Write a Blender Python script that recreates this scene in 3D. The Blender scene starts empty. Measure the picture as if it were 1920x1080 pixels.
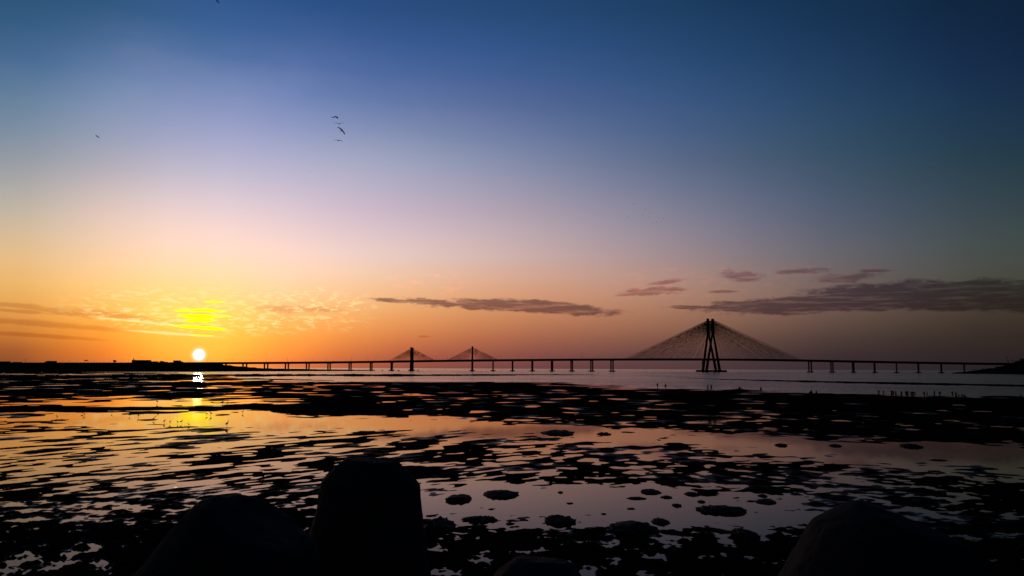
import bpy, bmesh, math, random
import numpy as np
from mathutils import Vector, Matrix, noise as mnoise

R = math.radians
random.seed(7)
SC = bpy.context.scene
COL = SC.collection

# ------------------------------------------------------------------ camera
F = 1507.0                      # focal length in pixels of the 1920 px wide photograph
CAM_H = 6.3
PITCH = math.atan(151 / F)
ROLL = math.atan(0.0040)
fwd = Vector((0, math.cos(PITCH), math.sin(PITCH)))
up0 = Vector((0, -math.sin(PITCH), math.cos(PITCH)))
rt0 = Vector((1, 0, 0))
rt = rt0 * math.cos(ROLL) + up0 * math.sin(ROLL)
up = up0 * math.cos(ROLL) - rt0 * math.sin(ROLL)
cam_d = bpy.data.cameras.new("camera")
cam = bpy.data.objects.new("camera", cam_d)
COL.objects.link(cam)
cam_d.sensor_width = 36
cam_d.lens = F * 36 / 1920
cam_d.clip_start = 0.1
cam_d.clip_end = 80000
M3 = Matrix((rt, up, -fwd)).transposed()
cam.matrix_world = Matrix.Translation((0, 0, CAM_H)) @ M3.to_4x4()
SC.camera = cam
CAM = Vector((0, 0, CAM_H))


def ray(px, py):
    return fwd + rt * ((px - 960) / F) - up * ((py - 540) / F)


def at(px, py, Y):
    """world point seen at pixel (px,py) whose depth (world y) is Y"""
    r = ray(px, py)
    return CAM + r * (Y / r.y)


def ground(px, py, z=0.0):
    r = ray(px, py)
    t = (z - CAM_H) / r.z
    return CAM + r * t


def azel(px, py):
    r = ray(px, py).normalized()
    return math.atan2(r.x, r.y), math.asin(r.z)


def hor(px):
    return 691 + (px - 960) * 0.0040


# ------------------------------------------------------------------ view
SC.view_settings.view_transform = 'Standard'
SC.view_settings.look = 'None'
SC.view_settings.exposure = 0
SC.view_settings.gamma = 1
SC.render.engine = 'CYCLES'

SUN_AZ, SUN_EL = azel(373, 665)

# ------------------------------------------------------------------ sky
PX = [0, 215, 373, 500, 690, 960, 1250, 1570, 1900]
PY = [0, 100, 200, 300, 400, 480, 540, 580, 620, 660, 690]
SKY = [
 [(38,80,115),(62,100,140),(95,125,150),(140,150,158),(185,175,155),(222,182,128),(225,170,95),(215,150,75),(190,115,55),(130,74,45),(100,56,40)],
 [(42,84,125),(75,110,155),(125,145,180),(170,170,185),(222,200,190),(240,208,170),(248,205,130),(245,190,95),(240,165,60),(215,125,45),(180,100,50)],
 [(43,85,138),(75,110,160),(130,145,190),(180,180,205),(228,210,210),(250,222,195),(253,222,150),(255,222,115),(255,210,80),(255,185,55),(240,150,50)],
 [(40,82,138),(72,105,160),(125,142,190),(175,175,205),(222,203,210),(248,218,200),(250,215,165),(250,200,125),(250,180,80),(240,150,60),(205,112,60)],
 [(38,78,135),(62,95,155),(105,125,175),(160,165,195),(205,185,200),(235,205,195),(243,195,150),(240,175,110),(228,145,80),(195,105,65),(150,80,65)],
 [(32,72,125),(50,85,145),(85,105,160),(128,138,178),(175,160,175),(205,175,170),(215,160,130),(205,140,100),(180,112,80),(140,80,70),(105,65,65)],
 [(25,62,108),(38,72,122),(60,88,140),(90,105,145),(130,128,148),(160,138,142),(175,135,118),(165,118,95),(140,95,78),(100,68,65),(80,58,62)],
 [(15,48,85),(25,55,95),(38,68,105),(55,78,105),(80,90,110),(100,98,105),(110,92,88),(105,82,75),(82,65,60),(58,45,48),(50,42,48)],
 [(8,30,55),(12,35,65),(20,45,72),(32,55,68),(50,65,70),(62,70,65),(62,62,52),(58,50,42),(45,38,34),(38,32,34),(32,30,34)],
]
SKYA = np.array(SKY, float)
SKYA[4:8, :4, 2] *= np.array([.985, .95, .94, .95])[:, None]
SKYA[4:8, 0, :] *= .94


def hermite(xs, ys, x):
    xs = np.asarray(xs, float); ys = np.asarray(ys, float)
    x = min(max(x, xs[0]), xs[-1])
    i = min(int(np.searchsorted(xs, x, side='right')) - 1, len(xs) - 2)
    m = np.gradient(ys, xs, axis=0)
    h = xs[i+1] - xs[i]; t = (x - xs[i]) / h
    return ((2*t**3-3*t**2+1)*ys[i] + (t**3-2*t**2+t)*h*m[i] +
            (-2*t**3+3*t**2)*ys[i+1] + (t**3-t**2)*h*m[i+1])


def srgb2lin(c):
    c = np.clip(np.asarray(c, float) / 255, 0, 1)
    return np.where(c <= 0.04045, c / 12.92, ((c + 0.055) / 1.055) ** 2.4)


def sky_at(az, el):
    d = Vector((math.sin(az) * math.cos(el), math.cos(az) * math.cos(el), math.sin(el)))
    zf = d.dot(fwd)
    px = 960 + F * d.dot(rt) / zf
    py = 540 - F * d.dot(up) / zf
    col = np.array([hermite(PY, SKYA[i], py) for i in range(len(PX))])
    c = hermite(PX, col, px)
    lin = srgb2lin(c)
    if py < 0:                                   # above the frame: on towards the dark zenith
        k = min(1, -py / 500)
        lin = lin * (1 - k) + srgb2lin((14, 34, 66)) * k
    return lin


w = bpy.data.worlds.new("World")
SC.world = w
w.use_nodes = True
nt = w.node_tree
nt.nodes.clear()
N = nt.nodes.new
L = nt.links.new
out = N('ShaderNodeOutputWorld')
bg = N('ShaderNodeBackground')
L(bg.outputs[0], out.inputs[0])
tc = N('ShaderNodeTexCoord')
sep = N('ShaderNodeSeparateXYZ')
L(tc.outputs['Generated'], sep.inputs[0])


def math_(op, a, b=None, c=None, clamp=False):
    n = N('ShaderNodeMath'); n.operation = op; n.use_clamp = clamp
    for i, v in enumerate((a, b, c)):
        if v is None: continue
        if isinstance(v, (int, float)): n.inputs[i].default_value = v
        else: L(v, n.inputs[i])
    return n.outputs[0]


def maprange(v, a, b, c=0.0, d=1.0, smooth=False):
    n = N('ShaderNodeMapRange'); n.clamp = True
    if smooth: n.interpolation_type = 'SMOOTHSTEP'
    L(v, n.inputs[0])
    for i, q in enumerate((a, b, c, d)): n.inputs[i+1].default_value = q
    return n.outputs[0]


def mixc(f, a, b, mode='MIX'):
    n = N('ShaderNodeMix'); n.data_type = 'RGBA'; n.blend_type = mode
    for s, v in ((n.inputs[0], f), (n.inputs[6], a), (n.inputs[7], b)):
        if isinstance(v, (int, float)): s.default_value = v
        elif isinstance(v, (tuple, list, np.ndarray)): s.default_value = (*[float(q) for q in v[:3]], 1)
        else: L(v, s)
    return n.outputs[2]


az = math_('ARCTAN2', sep.outputs[0], sep.outputs[1])
el = math_('ARCSINE', sep.outputs[2])
ELMAX = R(48)
elf = math_('DIVIDE', el, ELMAX, clamp=True)
azs = [R(a) for a in (-36, -31.5, -27, -23.5, -20, -16, -12, -7.5, -3, 2, 7, 12, 17, 21.5, 26, 30, 34)]
els = [0, 1.0, 2.0, 3.0, 4.0, 5.2, 6.5, 8, 9.5, 11, 12.7, 14.5, 16.5, 18.5, 20.5, 22.5, 24.5, 26.5, 28.5, 31, 35, 41, 47.5]
cur = None
for i, a in enumerate(azs):
    cr = N('ShaderNodeValToRGB')
    L(elf, cr.inputs[0])
    cr.color_ramp.interpolation = 'LINEAR'
    es = cr.color_ramp.elements
    while len(es) < len(els): es.new(0.5)
    for k, e in enumerate(els):
        es[k].position = R(e) / ELMAX
    for k, e in enumerate(els):
        c = sky_at(a, R(e))
        es[k].color = (*[float(q) for q in c], 1)
    if cur is None: cur = cr.outputs[0]
    else:
        cur = mixc(maprange(az, azs[i-1], a), cur, cr.outputs[0])
sky = cur
# behind and beside the view the dusk sky darkens
back = maprange(math_('ABSOLUTE', az), R(38), R(110), smooth=True)
sky = mixc(back, sky, srgb2lin((16, 26, 44)))
# ---- warm halo round the sun
sdir = Vector((math.sin(SUN_AZ) * math.cos(SUN_EL), math.cos(SUN_AZ) * math.cos(SUN_EL), math.sin(SUN_EL)))
dt = N('ShaderNodeVectorMath'); dt.operation = 'DOT_PRODUCT'
L(tc.outputs['Generated'], dt.inputs[0]); dt.inputs[1].default_value = sdir
ang = math_('ARCCOSINE', math_('MINIMUM', dt.outputs['Value'], 1.0))
halo = math_('EXPONENT', math_('MULTIPLY', ang, -1 / R(2.6)))
sky = mixc(math_('MULTIPLY', halo, 0.42), sky, (1.0, 0.62, 0.10))

# the sky round the sun is brighter than the exposure holds: red runs past white there
gl_ = math_('EXPONENT', math_('MULTIPLY', math_('POWER', math_('DIVIDE', ang, R(7.0)), 2.0), -1.0))
sky = mixc(gl_, sky, (0.34, 0.02, 0.0), 'ADD')
# ---- clouds
cv = N('ShaderNodeCombineXYZ')
L(az, cv.inputs[0]); L(el, cv.inputs[1])


def noise(sx, sy, detail=6, rough=0.6, off=0.0, dist=0.0):
    m = N('ShaderNodeMapping'); L(cv.outputs[0], m.inputs[0])
    m.inputs['Scale'].default_value = (sx, sy, 1)
    m.inputs['Location'].default_value = (off, off * 1.7, off)
    n = N('ShaderNodeTexNoise'); n.noise_dimensions = '2D'
    L(m.outputs[0], n.inputs['Vector'])
    n.inputs['Scale'].default_value = 1; n.inputs['Detail'].default_value = detail
    n.inputs['Roughness'].default_value = rough
    n.inputs['Distortion'].default_value = dist
    return n.outputs[0]


nz = math_('SUBTRACT', noise(22, 75, 7, 0.62, 3.1), 0.5)
nz2 = math_('SUBTRACT', noise(70, 190, 6, 0.65, 9.3), 0.5)
nzs = math_('ADD', math_('MULTIPLY', nz, 1.9), math_('MULTIPLY', nz2, 1.1))


def cloud(px, py, rx, ry, slope=0.0, nk=1.0, soft=0.5):
    a, e = azel(px, py)
    m = N('ShaderNodeMapping'); m.vector_type = 'TEXTURE'
    L(cv.outputs[0], m.inputs[0])
    m.inputs['Location'].default_value = (a, e, 0)
    m.inputs['Rotation'].default_value = (0, 0, -math.atan(slope) - 0.004)
    m.inputs['Scale'].default_value = (rx / F * 0.93, ry / F, 1)
    ln = N('ShaderNodeVectorMath'); ln.operation = 'LENGTH'
    L(m.outputs[0], ln.inputs[0])
    v = math_('MULTIPLY_ADD', nzs, nk, ln.outputs['Value'])
    return maprange(v, 1 + soft * 0.5, 1 - soft * 0.5, smooth=True)


def union(ms):
    r = ms[0]
    for m in ms[1:]: r = math_('MAXIMUM', r, m)
    return r


mot = noise(5, 9, 3, 0.5, 41.0)
sky = mixc(math_('MULTIPLY', math_('MULTIPLY', maprange(mot, 0.40, 0.70), cloud(440, 180, 330, 90, 0.05, 0.3, 1.8)), 0.07), sky, (0.60, 0.56, 0.68))
# pink lit flecks
flk = noise(60, 170, 5, 0.6, 21.0)
pink = math_('MULTIPLY', union([cloud(1270, 528, 120, 30, 0, 0.8, 1.0), cloud(820, 530, 90, 20, 0, 0.8, 1.0), cloud(1480, 520, 140, 28, 0.02, .8, 1.0)]),
             maprange(flk, 0.50, 0.66))
sky = mixc(math_('MULTIPLY', pink, 0.3), sky, mixc(1.0, sky, (1.55, 1.05, 0.95), 'MULTIPLY'))
dark = union([
    cloud(1740, 552, 220, 22, 0.0, 0.5, .4), cloud(1580, 566, 225, 17, -0.045, 0.5, .4), cloud(1900, 558, 220, 21, 0.01, 0.45, .4),
    cloud(1440, 574, 125, 13, -0.03, 0.7, .45), cloud(1300, 576, 55, 3.2, 0.0, 0.9, .6),
    cloud(815, 567, 70, 7.5, 0.05, 1.0, .5), cloud(930, 572, 110, 11, 0.03, 0.7, .45), cloud(1040, 578, 115, 12, 0.07, .6, .45), cloud(740, 564, 40, 4, 0.05, 1, .7),
    ])
small = union([
    cloud(1243, 546, 62, 6.5, -0.02, 1.2, .7), cloud(1245, 529, 34, 4, -0.1, 1.2, .9), cloud(1185, 551, 28, 3, -0.1, 1.1, .9),
    cloud(1388, 517, 36, 8, 0.03, 1.1, .8), cloud(1355, 547, 25, 2.5, 0, 1, .9),
    cloud(1595, 519, 58, 7, -0.06, 1.1, .8), cloud(1508, 508, 40, 4, 0.0, 1.1, .9), cloud(1640, 508, 30, 3, 0.0, 1.1, .9)])
faint = union([cloud(20, 572, 45, 4, 0.04, .9, .9), cloud(120, 585, 50, 4.5, 0.12, .9, .9), cloud(30, 583, 45, 3, 0.05, .9, .9),
               cloud(60, 606, 140, 5, 0.06, .7, 1.0), cloud(235, 594, 80, 5, 0.12, .8, 1.0), cloud(795, 631, 12, 2, 0, .5, .9),
               cloud(555, 580, 60, 6, 0.0, 1.3, 1.0), cloud(40, 627, 120, 3, 0.05, .7, 1.0)])
cldk = mixc(1.0, sky, (0.29, 0.25, 0.40), 'MULTIPLY')
# the dense body greys out the colour under it, with lighter rifts
rift = maprange(noise(20, 260, 6, 0.62, 33.0), 0.48, 0.68)
sky = mixc(math_('MULTIPLY', small, math_('SUBTRACT', 0.9, math_('MULTIPLY', rift, 0.6))), sky, mixc(1.0, sky, (0.62, 0.42, 0.50), 'MULTIPLY'))
dfac = math_('MULTIPLY', dark, math_('SUBTRACT', 0.93, math_('MULTIPLY', rift, 0.45)))
sky = mixc(dfac, sky, cldk)
sky = mixc(math_('MULTIPLY', faint, 0.55), sky, mixc(1.0, sky, (0.62, 0.45, 0.42), 'MULTIPLY'))
# thin cloud lit by the sun
cir = noise(75, 260, 6, 0.62, 14.0, 0.4)
cirm = union([cloud(430, 580, 210, 36, 0.02, .5, 1.0), cloud(300, 598, 130, 18, 0.08, .5, 1.0), cloud(560, 566, 130, 24, 0.03, .5, 1.0)])
sky = mixc(math_('MULTIPLY', math_('MULTIPLY', cirm, maprange(cir, 0.50, 0.62)), 0.7), sky, (1.0, 0.84, 0.36))
low = union([cloud(330, 626, 75, 2.2, 0.05, .5, .9), cloud(290, 606, 90, 1.8, 0.08, .5, .9)])
sky = mixc(math_('MULTIPLY', low, 0.75), sky, (1.0, 0.86, 0.33))
hot = union([cloud(380, 582, 34, 3.0, 0.0, 1.0, .7), cloud(380, 593, 36, 3.2, 0.0, 1.0, .7), cloud(372, 601, 30, 3.2, -0.05, 1.0, .7),
             cloud(372, 614, 44, 2.6, 0.05, .8, .7), cloud(400, 566, 16, 1.4, 0, .9, .9), cloud(378, 629, 20, 1.1, 0.0, .5, .7), cloud(345, 583, 14, 1.6, 0, .9, .8), cloud(425, 593, 12, 1.4, 0, .9, .9)])
warm = union([cloud(382, 592, 80, 26, 0.0, .8, 1.6)])
sky = mixc(math_('MULTIPLY', math_('MULTIPLY', warm, maprange(cir, 0.42, 0.60)), 0.4), sky, (1.0, 0.90, 0.16))
sky = mixc(hot, sky, (1.45, 1.3, 0.0))
# ---- the sun's disc, a little bloom at its rim
disc = maprange(ang, R(0.405), R(0.355), smooth=True)
rim = maprange(ang, R(0.62), R(0.38), smooth=True)
sky = mixc(math_('MULTIPLY', rim, 0.5), sky, (1.0, 0.85, 0.35))
sky = mixc(disc, sky, (1.25, 1.18, 1.0))
# a trace of the physical twilight sky on top
ns = N('ShaderNodeTexSky'); ns.sky_type = 'NISHITA'; ns.sun_disc = False
ns.sun_elevation = SUN_EL; ns.sun_rotation = SUN_AZ
sky = mixc(0.004, sky, ns.outputs[0], 'ADD')
L(sky, bg.inputs[0])
bg.inputs[1].default_value = 1.0
w.cycles.sampling_method = 'MANUAL'
w.cycles.sample_map_resolution = 2048

# ------------------------------------------------------------------ sun
sl = bpy.data.lights.new("sun", 'SUN')
sun = bpy.data.objects.new("sun", sl)
COL.objects.link(sun)
sl.energy = 0.15
sl.angle = R(0.6)
sl.color = (1.0, 0.62, 0.30)
sun.rotation_euler = sdir.to_track_quat('Z', 'Y').to_euler()
sun.location = sdir * 500

# ================================================================== helpers
MATS = {}


def mat(name, col, rough=0.8, spec=0.3, nscale=3.0, var=0.35, bump=0.0, bscale=20.0, metallic=0.0):
    if name in MATS: return MATS[name]
    m = bpy.data.materials.new(name); m.use_nodes = True
    t = m.node_tree; b = t.nodes['Principled BSDF']
    b.inputs['Roughness'].default_value = rough
    b.inputs['Specular IOR Level'].default_value = spec
    b.inputs['Metallic'].default_value = metallic
    tcn = t.nodes.new('ShaderNodeTexCoord')
    n = t.nodes.new('ShaderNodeTexNoise'); n.inputs['Scale'].default_value = nscale
    n.inputs['Detail'].default_value = 5
    t.links.new(tcn.outputs['Object'], n.inputs['Vector'])
    mx = t.nodes.new('ShaderNodeMix'); mx.data_type = 'RGBA'
    mx.inputs[6].default_value = (*[c * (1 - var) for c in col], 1)
    mx.inputs[7].default_value = (*[c * (1 + var) for c in col], 1)
    t.links.new(n.outputs[0], mx.inputs[0])
    t.links.new(mx.outputs[2], b.inputs['Base Color'])
    if bump:
        n2 = t.nodes.new('ShaderNodeTexNoise'); n2.inputs['Scale'].default_value = bscale
        n2.inputs['Detail'].default_value = 6
        t.links.new(tcn.outputs['Object'], n2.inputs['Vector'])
        bp = t.nodes.new('ShaderNodeBump'); bp.inputs['Strength'].default_value = 1
        bp.inputs['Distance'].default_value = bump
        t.links.new(n2.outputs[0], bp.inputs['Height'])
        t.links.new(bp.outputs[0], b.inputs['Normal'])
    MATS[name] = m
    return m


def link(name, me, m=None, parent=None, smooth=False):
    o = bpy.data.objects.new(name, me)
    COL.objects.link(o)
    if m: me.materials.append(m)
    if parent: o.parent = parent
    if smooth:
        me.polygons.foreach_set('use_smooth', [True] * len(me.polygons))
    return o


def from_bm(name, bm, m=None, parent=None, smooth=False):
    me = bpy.data.meshes.new(name)
    bmesh.ops.recalc_face_normals(bm, faces=bm.faces)
    bm.to_mesh(me); bm.free()
    return link(name, me, m, parent, smooth)


def tag(o, label=None, cat=None, group=None, kind=None):
    if label: o['label'] = label
    if cat: o['category'] = cat
    if group: o['group'] = group
    if kind: o['kind'] = kind
    return o


def empty(name, loc=(0, 0, 0), rz=0.0):
    o = bpy.data.objects.new(name, None)
    COL.objects.link(o)
    o.location = loc; o.rotation_euler = (0, 0, rz)
    o.empty_display_size = 0.5
    return o


def add_box(bm, c, s, rz=0.0, taper=1.0):
    """box: centre of the base c, size s; taper scales the top"""
    x, y, z = s[0] / 2, s[1] / 2, s[2]
    vs = []
    for zz, k in ((0, 1.0), (z, taper)):
        for a, b in ((-x, -y), (x, -y), (x, y), (-x, y)):
            p = Vector((a * k, b * k, zz)); p.rotate(Matrix.Rotation(rz, 3, 'Z'))
            vs.append(bm.verts.new(p + Vector(c)))
    for f in ((3, 2, 1, 0), (4, 5, 6, 7), (0, 1, 5, 4), (1, 2, 6, 5), (2, 3, 7, 6), (3, 0, 4, 7)):
        bm.faces.new([vs[i] for i in f])


def add_tube(bm, pts, rads, seg=8):
    """tube through pts with radii"""
    rings = []
    pts = [Vector(p) for p in pts]
    for i, p in enumerate(pts):
        a = pts[min(i + 1, len(pts) - 1)] - pts[max(i - 1, 0)]
        a.normalize()
        ref = Vector((0, 0, 1)) if abs(a.z) < 0.9 else Vector((1, 0, 0))
        u = a.cross(ref).normalized(); v = a.cross(u)
        rings.append([bm.verts.new(p + (u * math.cos(2 * math.pi * k / seg) + v * math.sin(2 * math.pi * k / seg)) * rads[i]) for k in range(seg)])
    for i in range(len(rings) - 1):
        for k in range(seg):
            bm.faces.new((rings[i][k], rings[i][(k + 1) % seg], rings[i + 1][(k + 1) % seg], rings[i + 1][k]))
    bm.faces.new(rings[0][::-1]); bm.faces.new(rings[-1])


def add_beam(bm, a, b, wa, wb, ta, tb, side):
    """square-section tapered beam from a to b; width w along `side`, thickness t across"""
    a = Vector(a); b = Vector(b); d = (b - a).normalized()
    s = (side - d * side.dot(d)).normalized(); n = d.cross(s)
    vs = []
    for p, ww, tt in ((a, wa, ta), (b, wb, tb)):
        for i, j in ((-1, -1), (1, -1), (1, 1), (-1, 1)):
            vs.append(bm.verts.new(p + s * (i * ww / 2) + n * (j * tt / 2)))
    for f in ((3, 2, 1, 0), (4, 5, 6, 7), (0, 1, 5, 4), (1, 2, 6, 5), (2, 3, 7, 6), (3, 0, 4, 7)):
        bm.faces.new([vs[i] for i in f])


# ---- numpy gradient noise
rng = np.random.RandomState(11)
PERM = np.concatenate([rng.permutation(512)] * 3)
GA = rng.rand(512) * 2 * np.pi
GX, GY = np.cos(GA), np.sin(GA)


def pnoise(x, y):
    xi = np.floor(x).astype(np.int64); yi = np.floor(y).astype(np.int64)
    xf = x - xi; yf = y - yi
    u = xf**3 * (xf * (xf * 6 - 15) + 10); v = yf**3 * (yf * (yf * 6 - 15) + 10)

    def g(ix, iy, dx, dy):
        h = PERM[PERM[ix & 511] + (iy & 511)]
        return GX[h] * dx + GY[h] * dy
    a = g(xi, yi, xf, yf); b = g(xi + 1, yi, xf - 1, yf)
    c = g(xi, yi + 1, xf, yf - 1); d = g(xi + 1, yi + 1, xf - 1, yf - 1)
    return ((a * (1 - u) + b * u) * (1 - v) + (c * (1 - u) + d * u) * v) * 1.6


# ================================================================== mud flat
def project(x, y, z):
    """numpy: world -> photograph pixels (used to lay out the pools where the photograph shows them)"""
    dx, dy, dz = x, y, z - CAM_H
    zf = dx * fwd.x + dy * fwd.y + dz * fwd.z
    zf = np.maximum(zf, 0.5)
    return (960 + F * (dx * rt.x + dy * rt.y + dz * rt.z) / zf,
            540 - F * (dx * up.x + dy * up.y + dz * up.z) / zf)


TC = np.array([0, 150, 300, 450, 600, 800, 1000, 1200, 1400, 1600, 1800, 1950], float)
TAB = [
 (696, [-4]*12),
 (700, [.3, .3, .3, -2, -4, -4, -4, -4, -4, -4, -4, -4]),
 (706, [1, 1, 0.8, -0.5, -3, -4, -4, -4, -4, -4, -4, -4]),
 (712, [1.2, 1.3, 0.6, -0.5, -2.5, -4, -4, -4, -4, -4, -4, -4]),
 (718, [1.4, 1.5, 1.2, 0.4, 1, 2, 1.5, -3, -4, -4, -4, -4]),
 (725, [1.5, 1.5, 1.2, 0.5, 0.8, 1.6, 1.9, -0.5, -3, -4, -4, -4]),
 (733, [1.1, 1.3, 1.5, 1.1, 1.1, 1.3, 1.4, 1.8, 0.3, -3, -4, -4]),
 (741, [1.3, 1.4, 1.6, 1.1, 1.2, 1.1, 1.1, 1.4, 2.0, 1.5, -1, -4]),
 (749, [1, 0.5, 0, 0.6, 1.9, 1.1, 1.1, 1.3, 1.6, 2.2, 2.2, 1.8]),
 (757, [0.8, -1.5, -2, -0.6, 1.9, 1.2, 1.1, 1.2, 1.3, 1.9, 2.0, 2.2]),
 (767, [2, 2, 2, 2, 2.8, 1.9, 1.2, 1.2, 1.3, 1.7, 1.7, 1.8]),
 (776, [0, -1.5, -2.5, -2.5, 2, 1.8, 1.2, 0.9, 1.1, 1.5, 1.4, 1.6]),
 (785, [-0.5, -2.5, -3, -3, -2, -0.8, 1.6, 1.1, 0.6, 1.2, 1.5, 1.3]),
 (794, [0, -0.8, -1.2, -2.5, -3, -3, 0.4, 1.5, 0.9, 1.3, 1.5, 1.3]),
 (803, [0, 0, -.2, -.5, -1.5, -2, -2.5, .8, 1, 1.8, 1.4, 1.2]),
 (814, [0, 0, 0, 0, 0, .1, -1, -2.2, 0, 2.2, 2, 1.2]),
 (825, [-.1, 0, 0, 0, 0, .1, .2, -1, -2.5, .3, 2.2, 2]),
 (840, [-.2, 0, .1, .2, .3, .4, .3, .5, -1.2, -3, -2.5, -.5]),
 (860, [-.3, -.3, -.1, .1, .3, .5, .3, .4, .4, -1, -3, -3]),
 (880, [-.3, -.2, 0, .1, .3, .6, .6, .5, .4, .5, 0, -1.5]),
 (900, [0.5, 0.2, 0, 0, 0.4, 0.7, 0.6, 0.7, 0.6, 0.6, 0.9, 0.8]),
 (920, [0.6, 0.6, 0.5, 0.2, 0.4, -1.2, -2.2, -1.5, 0.2, 0.7, 1, 1]),
 (945, [0.5, 0.5, 0.5, 0.4, 0.8, -2.5, -3.2, -3.2, -1.5, 0.2, 0.4, 1]),
 (970, [0.3, 0.4, 0.7, 0.8, 1.2, -1, -1.8, -1.6, -2, -0.5, 0.5, 1]),
 (995, [0.8, 0.9, 1.0, 1, 1, 0.8, 0.6, 0.7, -0.3, 0.7, 1, 1]),
 (1020, [1.0, 0.9, 1.2, 1.2, 1, 0.6, 0.5, 0.6, 0.8, 0.9, 1, 1]),
 (1050, [-0.9, -0.6, 1.3, 1.2, 1, 0.5, 0.5, 0.7, 0.9, 1, 1, 1.2]),
 (1080, [0.3, 0.7, 1.2, 1.2, 1, 0.6, 0.6, 0.8, 0.9, 1, 1.1, 1.1]),
 (1130, [1.5]*12),
]
TR = np.array([t[0] for t in TAB], float)
TV = np.array([t[1] for t in TAB], float)


def table(P, Q):
    P = np.clip(P, TC[0], TC[-1] - 1e-3); Q = np.clip(Q, TR[0], TR[-1] - 1e-3)
    i = np.searchsorted(TC, P, side='right') - 1; j = np.searchsorted(TR, Q, side='right') - 1
    u = (P - TC[i]) / (TC[i+1] - TC[i]); v = (Q - TR[j]) / (TR[j+1] - TR[j])
    u = u*u*(3-2*u)
    return (TV[j, i]*(1-u)+TV[j, i+1]*u)*(1-v) + (TV[j+1, i]*(1-u)+TV[j+1, i+1]*u)*v


# sand bars and tide lines: (list of (px, py centre), half thickness at the ends given per point)
BARS = [
    [(300, 703.2, 1.4), (420, 703.4, 1.9), (600, 703.4, 2.3), (760, 703.6, 2.2), (900, 703.2, 1.4), (1040, 702.6, .8), (1120, 702.9, .25)],
    [(1240, 707.0, .15), (1340, 710.8, .6), (1480, 714.4, 1.3), (1600, 717.2, 1.7), (1800, 721.0, 2.0), (2100, 727, 2.2)],
    [(200, 710.5, 1.2), (340, 711.0, 2.0), (420, 710.8, 1.8), (480, 710.5, 1.3), (560, 712.5, .9), (620, 713, .3)],
    [(0, 707, 2.6), (140, 706.5, 2.4), (300, 706.0, 1.2), (420, 706, .3)],
    [(0, 698.5, 1.2), (200, 699, 1.0), (330, 699, .5)],
    [(300, 720, 2.6), (430, 719.5, 3.0), (520, 719.5, 1.7), (620, 718.4, 2.2), (700, 718.2, 2.0)],
    [(0, 767, 5), (160, 768, 4), (300, 766.5, 2.2), (400, 765, 2.6), (480, 762, 5), (560, 770, 8), (640, 772, 6), (760, 778, 5)],
]


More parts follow.
